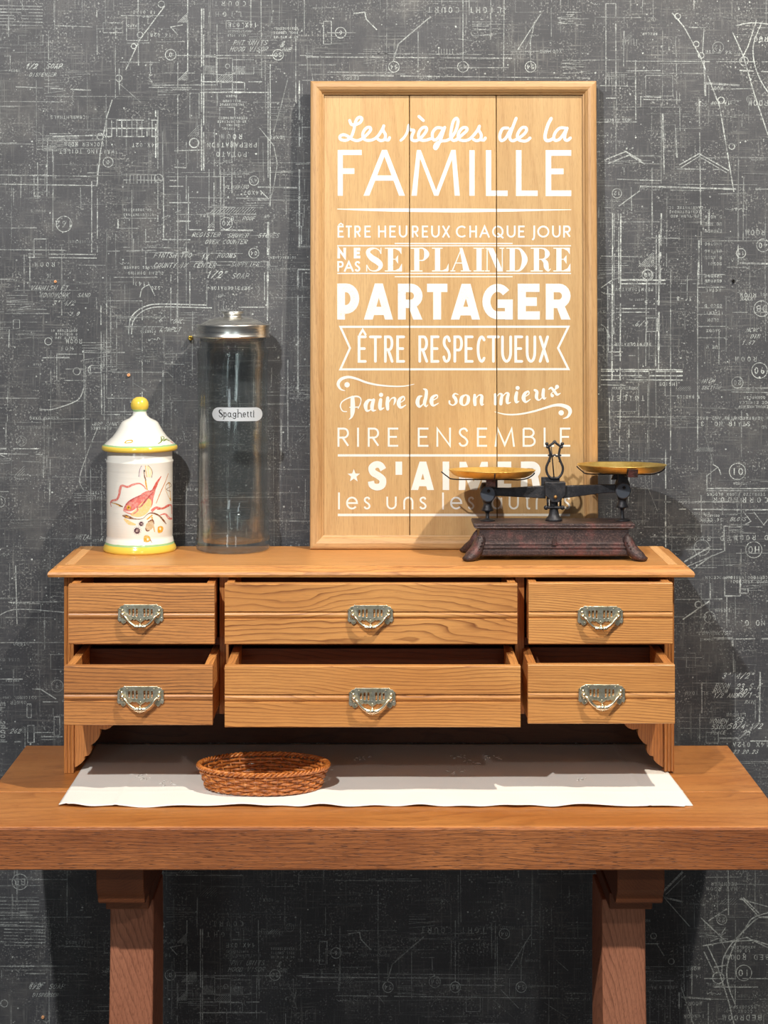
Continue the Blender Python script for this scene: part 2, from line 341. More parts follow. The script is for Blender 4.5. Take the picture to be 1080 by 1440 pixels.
# ======================= SETTING =======================
WY = 2.70
mb = MB(); mb.box(-3, 3, WY, WY+.1, 0, 3.1)
wall = mb.build('wall_back', M['wall']); P(wall, kind='structure', label='dark grey wallpaper covered with chalk-white blueprint drawings')
m, nt, b = mat_new('floor_grey'); tc = N(nt, 'ShaderNodeTexCoord')
L(nt, ramp(nt, noise(nt, tc.outputs['Object'], 4, 5), [(.3, lin(92,84,76)), (.7, lin(120,112,102))]), b.inputs['Base Color']); b.inputs['Roughness'].default_value = .5
mb = MB(); mb.box(-3, 3, -4.5, WY, -.1, 0); P(mb.build('floor', m), kind='structure')

# ---- the wallpaper's print ----
random.seed(7)
R_ = random.random
ink = []      # (polygon in photo px, ink strength)
def pen(pts, w=1.0, a=.6, closed=False): 
    for q in ribbon(pts, w, False, closed): ink.append((q, a))
def rough_line(x0, y0, x1, y1, w=1.0, a=.5):
    d = math.hypot(x1-x0, y1-y0); n = max(1, int(d/9)); 
    for i in range(n):
        if R_() < .08: continue
        t0, t1 = i/n, (i+1)/n
        pen([(x0+(x1-x0)*t0, y0+(y1-y0)*t0), (x0+(x1-x0)*t1, y0+(y1-y0)*t1)], w*(.7+.6*R_()), a*(.55+.7*R_()))
def circ(x, y, r, w=1, a=.6): pen(arc(x, y, r, r, 0, 360, 20), w, a, True)
def rect(x0, y0, x1, y1, w=1, a=.5):
    for s_ in ((x0,y0,x1,y0),(x1,y0,x1,y1),(x1,y1,x0,y1),(x0,y1,x0,y0)): rough_line(*s_, w, a)
def hatch(x0, y0, x1, y1, st=2.5, a=.4, vert=False):
    x = x0
    while x < x1:
        if vert: pen([(x, y0), (x, y1)], .8, a)
        else: pen([(x, y1), (min(x+(y1-y0), x1), max(y0, y1-(x1-x)))], .8, a)
        x += st
def text(s, cx, cy, h, rot=True, a=.62, w=None, sp=1.0, slant=0, asp=.66, ang=0):
    w = w or max(.75, h*.15); adv = h*asp*sp+h*.28*sp; tot = adv*len(s)-h*.28
    for i, ch in enumerate(s):
        if ch == ' ': continue
        x = -tot/2+i*adv
        for q in glyph(ch.upper(), x, x+h*asp, -h/2, h/2, w):
            o = []
            for (u, v_) in q:
                u2 = u-slant*v_; v2 = v_
                if rot: u2, v2 = -u2, -v2
                if ang: u2, v2 = u2*math.cos(ang)-v2*math.sin(ang), u2*math.sin(ang)+v2*math.cos(ang)
                o.append((cx+u2, cy+v2))
            ink.append((o, a*(.75+.4*R_())))
def hand(s, x, y, h, a=.7): text(s, x, y, h, False, a, max(.9, h*.14), .85, .45, .62)
def scrib(x, y, ln, h, a=.45, up=False):
    p = []; n = max(3, int(ln/(h*.45)))
    for i in range(n):
        p.append((x+ln*i/n+h*(R_()-.5)*.9, y+(h*.5 if i % 2 else -h*.5)*R_()))
    p = smooth(p, 4)
    if up: p = [(q[1]-y+x, q[0]-x+y) for q in p]
    pen(p, .85, a)
LET = 'ABCDEGHILMNOPRSTUX'
def micro(x, y, n, h=3.2, a=.45, rot=True):   # lines of tiny, illegible lettering
    text(''.join(random.choice(LET+'  ') for _ in range(n)), x, y, h, rot, a, .7)
def number_circle(x, y, r, s, a=.65):
    circ(x, y, r, 1.1, a); text(s, x, y, r*.85, True, a)
def block_A():        # the motif of the upper part, which the paper repeats lower down
    text('LIGHT COURT', 652, 14, 8.5, True, .5, sp=1.22)
    text('LIGHT', 314, 20, 7, True, .5, sp=1.6); text('COURT', 322, 5, 7, True, .45, sp=1.5)
    text('14X.03E', 341, 35, 6.5, True, .7); micro(335, 44, 12); micro(333, 50, 9)
    hand('PNT UNITS', 352, 60, 7, .6); hand('HOOD VISOR', 350, 69, 7, .55); hand('&', 397, 62, 9, .7); hand('ONE', 403, 70, 6, .6)
    for y in (40, 46, 52): micro(402, y, 11, 3.4, .6)
    for x in (283.5, 286.5): rough_line(x, 12, x, 240, 1.5, .75)
    rough_line(264, 0, 264, 112, 1.3, .7); rough_line(250, 88, 250, 470, 1.1, .5); rough_line(367, 0, 368, 110, 1, .45); rough_line(428, 0, 428, 52, 1, .5)
    hatch(250, 3, 264, 32, 2.4, .6); hatch(250, 89, 263, 113, 2.4, .6)
    rect(286, 80, 304, 104, 1, .5); hatch(287, 92, 303, 104, 2, .5, True); rect(304, 82, 327, 105, 1, .6); rect(327, 84, 357, 104, 1, .5); hatch(328, 93, 345, 104, 2, .55, True)
    rect(304, 105, 327, 114, 1, .5); hatch(304, 105, 327, 114, 3, .4); rough_line(283, 115, 378, 115, 1.2, .6); rect(311, 116, 327, 129, 1, .5); rect(327, 116, 344, 129, 1, .6)
    rough_line(281, 130, 378, 130, 1.6, .75); rough_line(240, 78, 440, 78, 1.1, .5)
    number_circle(240, 77, 7.5, 'O'); number_circle(391, 77, 7.5, 'SO'); hand('%', 320, 93, 6, .6); circ(320, 93, 3)
    number_circle(479, 46, 7.5, '6'); rough_line(460, 46, 500, 46, 1, .5)
    for x, s_ in ((554, '54'), (651, '45'), (746, '54')): number_circle(x, 94, 7.5, s_); rough_line(x, 60, x, 85, 1, .5)
    rough_line(430, 80, 720, 82, 1.4, .6); rough_line(430, 75, 750, 77, 1, .4); rough_line(480, 106, 830, 110, 1.2, .5); rough_line(651, 0, 651, 86, 1.1, .5); rough_line(709, 0, 708, 110, 1, .55); rough_line(588, 35, 588, 110, 1, .35)
    pen([(497,19),(513,17),(515,27),(530,42)], 1.5, .65); pen([(606,23),(560,62),(553,86)], 1.6, .45); pen([(760,20),(728,70)], 1.3, .5); pen([(752,30),(745,62)], 1.1, .5)
    rect(455, 30, 466, 62, 1.2, .5)
    pen([(257,35),(240,38),(250,49)], 1.2, .6)
    text('16.028', 226, 49, 5.5, True, .6); text('18.0180', 203, 17, 5, True, .5)
    pen([(232,8),(197,55),(177,98)], 1.4, .7)
    for x, y, r in ((227,6,4.5),(197,49,4),(188,65,3.5),(167,110,4.5)): circ(x, y, r, 1.2, .7)
    rough_line(78, 36, 130, 38, 1.3, .6); rect(145, 32, 172, 46, 1.2, .5); rough_line(170, 22, 230, 22, 1, .5); rect(178, 22, 208, 57, 1, .5)
    hand("1/2  SOAP", 62, 93, 7.5, .65); hand('DISPENSER', 60, 105, 5.5, .55); hand('1/2', 44, 93, 7.5, .7)
    for i in range(7): rough_line(0, 8+4.5*i, 60, 9+4.5*i, 1, .3+.25*R_())
block_A()
base = list(ink)
for q, a in base:
    ink.append(([(540+(x-540)*.975-8, y+1294) for x, y in q], a))
# further features, roughly where the photograph shows them
rough_line(22, 122, 128, 127, 1.8, .55)
for r_ in range(3): rough_line(148 if r_ else 163, 169+11.5*r_, 222, 169+11.5*r_, 1.5, .8)
for i in range(11): rough_line(150+7.1*i, 169, 150+7.1*i, 192, 1.2, .6)
rough_line(219, 155, 219, 222, 2.2, .7); rough_line(222, 155, 222, 330, 1.1, .55)
text('LOCKER ROOM', 118, 203, 5.5, True, .65); text('WAITING TOILET', 122, 213, 6, True, .65); text('14X.02T', 204, 204, 5.8, True, .7)
pen([(158,140),(150,165),(141,215),(136,262)], 1.3, .7); circ(141, 192, 4.5, 1.3, .7); circ(152, 228, 7, 1, .6); text('0', 152, 228, 6)
for i in range(9): rough_line(60+R_()*14, 188+3*i, 92+R_()*20, 188+3*i, 1, .4)
rough_line(74, 192, 148, 190, 1.6, .65); rough_line(74, 192, 74, 228, 1.3, .6); rough_line(67, 195, 66, 260, 1.2, .5)
for y in (246, 259): rough_line(0, y, 135, y+2, 1.4, .6)
rough_line(129, 255, 129, 355, 1.1, .55); rough_line(137, 230, 137, 355, 1.2, .65)
number_circle(90, 315, 11, '162'); rect(48, 246, 66, 276, 1.1, .5); rough_line(170, 245, 220, 246, 1, .4)
for i in range(9): rough_line(178+5*i, 246, 178+5*i, 258, 1, .4)
for y, x1 in ((351, 100), (357, 135), (362, 136)): rough_line(0 if y < 355 else 40, y, x1, y+1, 1.2, .55)
rect(48, 336, 65, 362, 1.1, .5); text('ROOM', 62, 372, 6.5, True, .6, sp=1.3); text('H', 69, 388, 6)
rough_line(42, 355, 42, 415, 1.1, .5); rough_line(34, 358, 34, 412, 1, .45)
hand('VARNISH ET.', 72, 405, 7, .65); hand('WOODWORK', 76, 415, 7, .6); hand('SAND', 118, 415, 6, .55); hand("3' 4/2", 90, 426, 7, .7); hand('3.0', 105, 441, 6)
text('CLEAN DINING', 205, 384, 4.5, True, .65); text('SHELVES DRAWER', 200, 376, 4, True, .55)
rough_line(160, 390, 222, 390, 1.2, .6); rough_line(166, 308, 166, 322, 1.6, .6); rough_line(170, 307, 220, 307, 1, .5); rough_line(166, 321, 205, 321, 1, .5)
for y in (295, 302): micro(195, y, 13, 3.6, .5)
rough_line(205, 322, 205, 372, 1, .5)
for y in (340, 346, 352): rough_line(205, y, 220, y, 1, .45)
text('ROOM', 325, 192, 7, True, .7, sp=1.25); text('PREPARATION', 326, 204, 6.6, True, .72, sp=1.05); text('POTATO', 325, 217, 7, True, .72, sp=1.15); micro(320, 227, 4, 4, .6)
for y, n in ((135, 5), (142, 8), (147, 11), (166, 14), (171, 13), (176, 7), (181, 9)): micro(326, y, n, 3.4, .6)
rect(309, 151, 330, 245, 1, .5); rough_line(377, 116, 377, 250, 1.4, .6); rough_line(380, 90, 380, 290, 1.3, .6); rect(267, 131, 280, 166, 1, .5); hatch(264, 166, 280, 192, 3, .4); circ(273, 201, 6.5, 1.6, .7)
rough_line(245, 212, 285, 211, 1.5, .6); rough_line(245, 235, 262, 236, 1.5, .6)
rough_line(421, 113, 421, 206, 1.8, .6); rough_line(425, 113, 440, 113, 1.2, .6); rough_line(425, 118, 425, 200, 1, .4); rough_line(424, 179, 437, 179, 1, .4)
rough_line(421, 238, 421, 348, 2.4, .6); rough_line(424, 318, 424, 343, 1.2, .6); rough_line(421, 347, 437, 347, 1.6, .6); rough_line(425, 341, 437, 341, 1.2, .55); rect(417, 300, 426, 318, 1, .4)
rough_line(419, 379, 419, 560, 2.2, .55); rough_line(419, 379, 437, 379, 1.8, .6); rough_line(425, 384, 425, 425, 1.3, .5); rough_line(425, 384, 437, 384, 1.2, .5)
pen([(365,180),(385,205),(390,230),(385,262),(378,290)], 1.1, .5); pen([(405,110),(395,150),(385,185)], 1.2, .35)
number_circle(357, 254, 6.5, 'AS'); text('14XO7', 356, 271, 6, True, .7); hand('PLUMBING', 333, 263, 5.5, .6); pen([(366,268),(378,280)], 1.3, .7)
for y in (262, 285, 311): rough_line(238, y, 268, y, 1.8, .7)
rough_line(265, 262, 265, 322, 1.3, .6); rough_line(230, 250, 230, 336, 1.2, .6); rough_line(228, 337, 268, 337, 1.6, .7); rough_line(262, 430, 262, 200, 1.0, .4)
for x in (294, 301, 310, 315): rough_line(x, 238, x, 322, 1.2, .6)
hatch(292, 290, 302, 320, 3, .5); hatch(295, 292, 360, 300, 4, .55); rough_line(265, 278, 380, 279, 1.1, .5); rough_line(292, 291, 370, 292, 1.3, .55); rough_line(290, 300, 360, 301, 1.1, .5)
text('18A.', 285, 303, 5, True, .6); number_circle(318, 314, 8.5, 'X0'); hand('ROOF', 350, 307, 6, .6); text('OF', 375, 304, 4.5, True, .6); text('TO', 330, 307, 7, True, .6)
rough_line(265, 323, 365, 324, 1.8, .8); hand('REGISTER', 290, 330, 6.5, .75); hand('SHOWER', 335, 331, 6.5, .75); hand('STORES', 378, 331, 6.5, .7); hand('OVER COUNTER', 318, 340, 6.5, .65)
hand('FINISH TWO', 243, 359, 7, .8); hand('1X', 288, 361, 7, .8); hand('ROOMS', 319, 359, 7, .8); number_circle(357, 356, 7, '04')
hand('COUNTY IX', 240, 373, 7, .8); hand('CENTER', 288, 373, 7, .8); hand('SUPPLIES', 345, 372, 6.5, .65); rough_line(268, 368, 376, 368, 1, .5); rough_line(300, 373, 330, 373, 1, .5)
hand('1/2"', 305, 386, 10, .85); hand('SOAP', 338, 388, 8, .5)
text('-REFRIGERATOR-', 324, 405, 5, True, .75); hand('UP-', 312, 416, 5, .5)
rough_line(267, 372, 267, 432, 1.3, .65); rough_line(372, 383, 372, 432, 1.2, .6); rough_line(377, 312, 376, 470, 2.4, .65); rough_line(379, 312, 379, 380, 1, .5); rough_line(262, 370, 262, 425, 1.2, .55)
pen(smooth([(181,470),(183,450),(193,437),(210,429),(235,427.5),(290,429)], 5), 1.6, .8); pen(smooth([(185,470),(187,453),(196,441),(212,433),(236,431.5),(298,433)], 5), 1.4, .75)
rough_line(335, 432, 372, 432, 1.6, .6); hand('CONC.', 250, 452, 6, .7); hand('COMPLT', 240, 463, 6.5, .75); hand('6', 226, 450, 7, .75); text('(14)', 200, 399, 6, True, .6); pen([(210,400),(218,416)], 1.2, .6); text('020', 219, 405, 5, True, .7)
pen(smooth([(210,400),(200,406),(197,418)], 4), 1.2, .6)
rect(150, 423, 200, 560, 1, .5); rect(156, 432, 164, 520, 1, .4); rough_line(142, 430, 143, 583, 1.3, .6); rough_line(146, 470, 147, 580, 1, .5); rough_line(142, 583, 196, 583, 1.2, .6); rough_line(147, 579, 190, 579, 1, .5)
for y in (465, 470, 475): micro(90, y, 12, 3.4, .55)
text('ROOM', 104, 480, 6.5, True, .7); text('HOT', 93, 490, 5.5, True, .5, sp=1.3); circ(68, 480, 5, 1, .6)
rect(80, 498, 118, 535, 1, .55); circ(108, 522, 5, 1.1, .6); rough_line(60, 503, 98, 503, 1.6, .6); rect(127, 514, 142, 524, 1.1, .6); pen(arc(129, 520, 5, 6, 90, 270), 1.2, .6)
pen(smooth([(118,545),(112,560),(98,568),(72,576),(55,575)], 5), 1.4, .6)
hand('MOP SINK', 148, 596, 5.5, .6); text('FINISHES', 142, 602, 4, True, .6); text('-CORRIDOR-', 130, 597, 0.1)
rough_line(0, 631, 55, 631, 1.8, .75); rough_line(0, 638, 60, 639, 1.3, .6); rough_line(61, 640, 61, 672, 1.2, .6); rough_line(66, 640, 66, 660, 1, .5)
hand('METAL', 118, 755, 6.5, .75); hand('&', 143, 757, 6, .7); micro(135, 693, 7, 4, .7); micro(132, 700, 6, 4, .5); text('GO', 146, 732, 5, True, .6); rough_line(55, 560, 0, 560, 1, .5)
pen(smooth([(138,600),(125,632),(112,672),(118,690)], 5), 1.2, .45)
rough_line(0, 955, 32, 955, 1.5, .7); rough_line(12, 847, 90, 846, 1, .5); pen(smooth([(0,865),(15,858),(40,857),(90,861)], 4), 1.3, .55); rough_line(22, 795, 24, 880, 1.4, .6)
pen([(45,969),(57,969),(79,983)], 1.5, .6); rough_line(60, 987, 82, 987, 1.3, .6); rect(38, 990, 44, 1009, 1.2, .55); rect(39, 1020, 48, 1044, 1.3, .65); rough_line(48, 1030, 75, 1030, 1.3, .6); rough_line(48, 1036, 88, 1036, 1.5, .65); rect(76, 1008, 84, 1034, 1.2, .6)
hand('262', 22, 1028, 7, .75); text('EL. 2-7', 4, 1010, 7, False, .7, ang=PI/2); text('ROOM', 4, 1032, 7, False, .7, ang=PI/2); rough_line(0, 1043, 30, 1043, 2, .6)
micro(30, 905, 5, 5, .6); micro(26, 988, 5, 5, .55)
# right side
for x in (861.5, 873): rough_line(x, 300, x-1, 535, 1.7, .75)
rough_line(864, 300, 863, 470, 1, .5); rough_line(909, 395, 908, 515, 1.1, .6); rough_line(923, 330, 922, 515, 1.2, .6); rough_line(927, 330, 926, 520, 2.2, .7)
number_circle(911, 387, 7.5, 'AO'); 
for y in (394, 399): rough_line(873, y, 936, y, 1.8, .8)
text('REFRIGERATOR', 892, 407, 4.8, True, .75); text('REFRIGERATOR', 890, 484, 4.6, True, .75)
for y in (434, 439): rough_line(866, y, 922, y, 1.5, .7)
rect(909, 447, 924, 466, 1.6, .65); rough_line(864, 500, 924, 500, 1.1, .5); pen([(845,405),(862,393),(873,390)], 1.3, .6); pen([(845,410),(850,413),(864,414)], 1.2, .6); pen([(845,456),(851,460),(858,475)], 1.3, .6)
hand('6/9', 902, 455, 8, .7); text("5'-5", 917, 425, 6, True, .75); text("1'-8", 962, 420, 6, True, .7)
for y in (519.5, 522, 528, 534): rough_line(845, y, 960, y+.5, 1.6, .8)
rough_line(855, 495, 876, 495, 1.6, .75); rough_line(845, 541, 880, 542, 1.4, .65); micro(880, 546, 10, 4, .6)
text('TOILET', 882, 560, 7.5, True, .6, sp=1.2); rough_line(873, 540, 871, 630, 1.2, .6); rough_line(857, 560, 858, 630, 1.2, .6); rough_line(911, 540, 911, 565, 1, .5)
for x in (943, 981): rough_line(x, 380, x, 660, 1.2, .5)
for y, n in ((388,6),(395,6),(408,5),(430,6),(440,7),(450,4),(465,5),(488,5)): micro(1003, y, n, 4.5, .6)
for y in (386, 404, 442, 459, 475): rough_line(982, y, 1020, y, 1, .5)
text('INSIDE', 940, 540, 5, True, .7); text('T RADIUS', 968, 558, 4.5, True, .65); hand('HIGH', 996, 536, 6, .7); hand('SECTION', 1000, 545, 5, .6)
number_circle(1071, 434, 11, 'DB'); text('ROOM', 1052, 415, 6.5, True, .7); hand('MARK', 1050, 420, 6, .6); number_circle(1068, 521, 11, '90', .75); number_circle(1037, 538, 8, '20', .5)
text('ROOM', 1048, 505, 7, True, .55, sp=1.3); hand('HCWC', 1058, 464, 6, .65); hand('DIN', 1062, 473, 6, .65); hand('1.67', 1052, 482, 6, .65)
for y, n in ((559,12),(566,13),(572,14),(588,22)): micro(1065, y, n, 4.2, .65)
text('STATE VIEW AND BASE', 1020, 588, 4.6, True, .6); text('STAIR NO. 3', 1020, 596, 6.6, True, .75, sp=1.05); rough_line(1028, 551, 1080, 552, 1.1, .6)
number_circle(1037, 663, 11.5, 'OI', .75); text('CORRIDOR', 1040, 703, 7.5, True, .72, sp=1.45); text('TERRAZZO FLOOR BLOCKS', 1035, 695, 4.2, True, .65)
rough_line(993, 687, 1080, 687, 1.6, .75); rough_line(993, 690, 1080, 690, 1.2, .55); rough_line(994, 668, 994, 689, 1.5, .7); pen([(994,669),(1008,658)], 1.3, .6); pen(smooth([(1002,653),(1010,658),(1014,668)], 4), 1.4, .7)
rough_line(936, 632, 936, 770, 1.5, .65); rough_line(955, 716, 1080, 717, 1.8, .7); text('36 CLNK', 1000, 731, 5, True, .65); hand('BLOSS', 1038, 730, 6, .6); pen([(1045,719),(1056,733),(1047,738)], 1.2, .6); pen([(1060,720),(1074,738),(1080,730)], 1.2, .6)
text('MED ROOM', 1000, 757, 7, True, .5, sp=1.4); text('D ROOM', 1055, 756, 7, True, .65, sp=1.3); number_circle(1060, 773, 11.5, 'HO', .7); rough_line(1035, 778, 1080, 778, 1.2, .55); rough_line(1018, 740, 1019, 775, 2, .6); rough_line(1018, 740, 1072, 741, 1, .5)
pen([(965,797),(1018,775)], 1.3, .65); pen([(962,790),(1000,768)], 2, .5); pen([(975,800),(1003,780)], 1.5, .5); circ(987, 770, 11, 1, .45)
for y in (812, 818): micro(1055, y, 14, 4.4, .65)
micro(1015, 812, 12, 4.2, .6); rough_line(990, 795, 1030, 795, 1, .45); rough_line(1018, 838, 1055, 838, 2, .65); rect(1019, 812, 1041, 838, 1.8, .6); rect(1040, 828, 1052, 834, 1.6, .6); rough_line(1022, 838, 1022, 880, 1.4, .5); rough_line(1034, 838, 1034, 880, 1.4, .5)
pen([(960,871),(998,845)], 1.8, .7); circ(982, 850, 4.5, 1.6, .75); number_circle(998, 868, 8, '306', .6); text('INSUL', 1015, 858, 5.5, True, .65); text('NO G.', 1058, 876, 8, True, .7); rough_line(950, 843, 1025, 842, 1.2, .55); rough_line(999, 820, 999, 842, 1.5, .6)
hand('CONTRACTOR', 1005, 890, 6, .5); rough_line(990, 899, 1080, 898, 2, .6); rough_line(1030, 900, 1032, 945, 2.6, .5); rough_line(1004, 897, 1030, 897, 1.4, .6)
hand("3' 4/2\"", 1038, 950, 8.5, .85); hand('ROOM', 1016, 964, 7, .8); hand('23 S.F', 1053, 965, 8, .85); hand('ROOM', 1013, 971, 7, .75); hand('20"', 1048, 972, 7.5, .85); hand('1/2 AND', 1020, 978, 6.5, .75); hand('48/1-3', 1052, 977, 7.5, .85); hand('RAIL', 1055, 987, 5, .5)
text('LINDUM', 1035, 1005, 5, True, .6); hand('WOMEN', 1010, 1014, 7, .8); hand('23.', 1043, 1012, 8, .8); hand('5300C', 1013, 1022, 7, .8); hand('50/4 1/2', 1048, 1021, 8, .85); hand('25', 1050, 1030, 7.5, .8); hand('PLACE', 1010, 1030, 5.5, .6)
rough_line(1069, 945, 1068, 1015, 1.8, .65); rough_line(1068, 1015, 1038, 1040, 1.2, .5); rough_line(1055, 1042, 1080, 1042, 2, .7); text('14X:012A', 1056, 1047, 7, True, .75); hand('23', 1035, 1057, 6, .7); hand('20.23', 1055, 1057, 6, .75); rough_line(1010, 1038, 1040, 1038, 2.4, .5)
rough_line(987, 960, 987, 1003, 1.2, .45); rough_line(984, 1003, 984, 1042, 1.2, .45); rect(993, 1030, 1010, 1045, 1, .5)
# upper right
for (x0,y0,x1,y1) in ((945,18,962,38),(962,38,985,80),(985,80,1012,150),(1012,150,1032,270)): rough_line(x0,y0,x1,y1,1.5,.7)
for x,y,r in ((953,23,4),(979,62,4),(986,78,4),(1014,141,4.5),(1029,206,4),(1046,86,6)): circ(x,y,r,1.3,.7)
pen(smooth([(1035,36),(1058,32),(1080,34)], 4), 1.6, .6); pen([(1030,45),(1045,78),(1060,130),(1080,190)], 1.5, .65); pen([(1064,28),(1052,65),(1042,85)], 1.5, .65); pen(smooth([(1072,30),(1060,60),(1060,85),(1068,110),(1080,130)], 4), 1.5, .65)
rough_line(880, 86, 1080, 87, 1.2, .5); rect(852, 5, 866, 138, 1.1, .5); rough_line(845, 24, 930, 25, 1, .4); rough_line(990, 85, 992, 135, 2.2, .5); rough_line(992, 117, 1040, 120, 2.6, .45); rough_line(1040, 99, 1080, 101, 2, .6); rough_line(990, 40, 988, 75, 1.3, .5)
text('14 D.01E', 1010, 73, 5, True, .6); text('HOOC', 1008, 124, 5, True, .6); text('1A DOP', 1013, 145, 5, True, .6); text('ROOM', 1066, 145, 8, True, .6); text('ROO', 1070, 55, 8, True, .6)
for x in (868, 873): pen([(x-18,225+x-868),(x+12,213+x-868),(x+34,226+x-868)], 1.6, .55)
pen([(955,232),(983,216),(1025,240)], 1.6, .6); pen([(957,236),(983,220),(1022,243)], 1.2, .5); pen([(870,290),(900,268)], 1.5, .5)
rough_line(868, 252, 930, 254, 1.4, .6); rough_line(900, 262, 1035, 266, 2.4, .6); rough_line(905, 267, 990, 268, 1.2, .5); rough_line(870, 300, 870, 398, 1.4, .6); rough_line(930, 300, 928, 400, 2.4, .55); rough_line(950, 180, 952, 222, 2, .6); rough_line(932, 160, 934, 245, 1.6, .5)
rough_line(983, 140, 987, 400, 1.2, .5); rough_line(983, 338, 982, 400, 2.2, .5); rect(908, 106, 946, 135, 1, .4); hatch(898, 355, 920, 375, 2.5, .5); rough_line(845, 360, 930, 362, 1, .5); rough_line(873, 393, 936, 394, 2.4, .6); rough_line(900, 136, 930, 137, 1.3, .5); rough_line(901, 137, 901, 150, 1.3, .5)
for y, n in ((292,14),(298,12),(304,11)): micro(963, y, n, 4, .5)
for y in (305, 315, 325, 343, 353, 362, 371, 388, 395): micro(1003, y, 6, 4.4, .55)
number_circle(910, 386, 7, '44'); number_circle(1042, 356, 6.5, '19'); number_circle(1073, 345, 9, '40'); rough_line(1038, 288, 1038, 372, 1.8, .6); rough_line(1040, 370, 1080, 371, 3, .5); text('ROOM', 1062, 327, 8, True, .5)
# lower right corner
for p_ in ([(1085,1290),(1066,1291),(1045,1310),(1028,1328),(1017,1348),(1015,1368)], [(1085,1282),(1060,1290),(1050,1302),(1034,1326),(1024,1352),(1022,1372),(1026,1392),(1034,1412)]): pen(smooth(p_, 5), 1.7, .75)
for p_ in ([(985,1290),(1022,1325)], [(1020,1325),(1050,1318),(1085,1335)], [(988,1330),(1022,1324),(1060,1322),(1085,1330)], [(995,1330),(1010,1362),(1025,1410),(1032,1440)], [(990,1338),(1004,1368)], [(1042,1262),(1068,1290)], [(1022,1278),(996,1295)], [(1068,1285),(1045,1262)]): pen(p_, 1.6, .7)
for _ in range(10): a_ = R_()*6.3; l_ = 8+22*R_(); pen([(1012+3*math.cos(a_), 1318+3*math.sin(a_)), (1012+l_*math.cos(a_), 1318+l_*math.sin(a_)*.6)], 1.3, .5)
number_circle(1046, 1368, 11, 'IO', .75); number_circle(1015, 1293, 7, '22'); text('BED ROOM', 1050, 1346, 7.5, True, .65, sp=1.15); text('BEDROOM', 1043, 1431, 8, True, .72, sp=1.1); text('MORE', 975, 1362, 5.5, True, .65); text('14 C-X', 973, 1373, 5, True, .6); text('MOORC', 975, 1411, 5.5, True, .6); text('14MOOR', 976, 1429, 5.5, True, .65)
rough_line(955, 1395, 955, 1418, 2, .6); rough_line(990, 1376, 1080, 1376, 1.4, .7); rough_line(1003, 1388, 1066, 1388, 1.8, .6); pen([(958,1388),(975,1440)], 1.3, .55); rough_line(958, 1402, 1000, 1405, 2.4, .5); rough_line(996, 1410, 996, 1440, 1.2, .5); circ(1010, 1375, 8, 1.5, .7); pen([(1004,1360),(1022,1357)], 1.5, .7)
for x, y in ((919,1316),(944,1352)): circ(x, y, 4, 1.3, .6)
rough_line(906, 1300, 907, 1327, 1.8, .75); rough_line(906, 1327, 926, 1327, 1.6, .7); pen([(934,1262),(970,1303)], 1.4, .7); pen([(932,1254),(960,1226)], 3, .6); pen([(934,1262),(960,1268)], 2.6, .6); pen([(936,1258),(964,1231)], 1.4, .6); pen([(924,1328),(934,1344)], 1.4, .6)
text('BECHTLER', 1018, 1243, 5, True, .6); text('HAT ROOM', 1015, 1250, 6, True, .6); rough_line(1080, 1275, 1040, 1264, 1.4, .6)
for y in (1332, 1337): micro(1045, y, 9, 4.2, .6)
micro(1047, 1416, 10, 4.5, .6); micro(1048, 1422, 5, 4.5, .6)
for p_ in ([(28,1248),(44,1252)],): pass
number_circle(28, 1240, 11, 'BB'); rough_line(0, 1292, 45, 1292, 1.1, .5); rough_line(0, 1324, 40, 1326, 1.2, .5)
for i in range(9): rough_line(0, 1262+5*i, 55, 1262+5*i, 1.1, .25+.3*R_())
circ(6, 1411, 5, 1, .5); hand('ROOF', 52, 1385, 7, .6)
# filler all over, as the paper is covered with faint traces of drawings
for _ in range(2600):
    x = -160+R_()*1400; y = -160+R_()*1740; t = R_(); a = .12+.38*R_()**1.6
    if t < .30: rough_line(x, y, x+15+R_()*110, y+(R_()-.5)*2, .7+R_()*.9, a)
    elif t < .58: rough_line(x, y, x+(R_()-.5)*2, y+15+R_()*110, .7+R_()*.9, a)
    elif t < .64: rect(x, y, x+8+R_()*30, y+8+R_()*30, .8, a)
    elif t < .78: micro(x, y, random.randint(4, 12), 2.8+R_()*2.2, a+.1)
    elif t < .80: number_circle(x, y, 5+R_()*4, random.choice(['04','12','A','36','9','2B']), a+.1)
    elif t < .84: hatch(x, y, x+8+R_()*20, y+6+R_()*12, 2.2+R_()*2, a, R_() < .4)
    elif t < .88: scrib(x, y, 10+R_()*25, 3+R_()*3, a, R_() < .2)
    elif t < .95: rough_line(x, y, x+(R_()-.3)*60, y+(R_()-.3)*60, 1, a)
    else:
        for i in range(random.randint(3, 7)): rough_line(x, y+i*(2.2+R_()*2), x+20+R_()*25, y+i*3, .8, a)
for _ in range(5200):    # chips and flecks
    x = -100+R_()*1280; y = -100+R_()*1640; r = .35+R_()**3*1.2
    ink.append(([(x-r, y-r*.5), (x+r*.6, y-r), (x+r, y+r*.4), (x-r*.4, y+r)], .3+.6*R_()))
mb = MB()
for q, a in ink:
    mb.col = (a, a, a, 1)
    lay = .00012+.0000009*(len(mb.f) % 400)
    pts = [(X(x, WY), WY-lay, Zh(y, WY)) for x, y in q]
    ar = sum(pts[i][0]*pts[(i+1) % len(pts)][2]-pts[(i+1) % len(pts)][0]*pts[i][2] for i in range(len(pts)))
    mb.add(pts if ar > 0 else pts[::-1], [tuple(range(len(q)))])
pr = mb.build('blueprint_print', M['chalk'], wall, weld=False); P(pr, label='chalk-white printed blueprint lines and lettering, mostly upside down', kind='stuff')
m_hole = simple('wood_plug', lin(226,168,120), .6); m_brass = simple('brass_pin', lin(190,165,80), .3, 1); m_dark = simple('hole_dark', lin(18,14,12), .9)
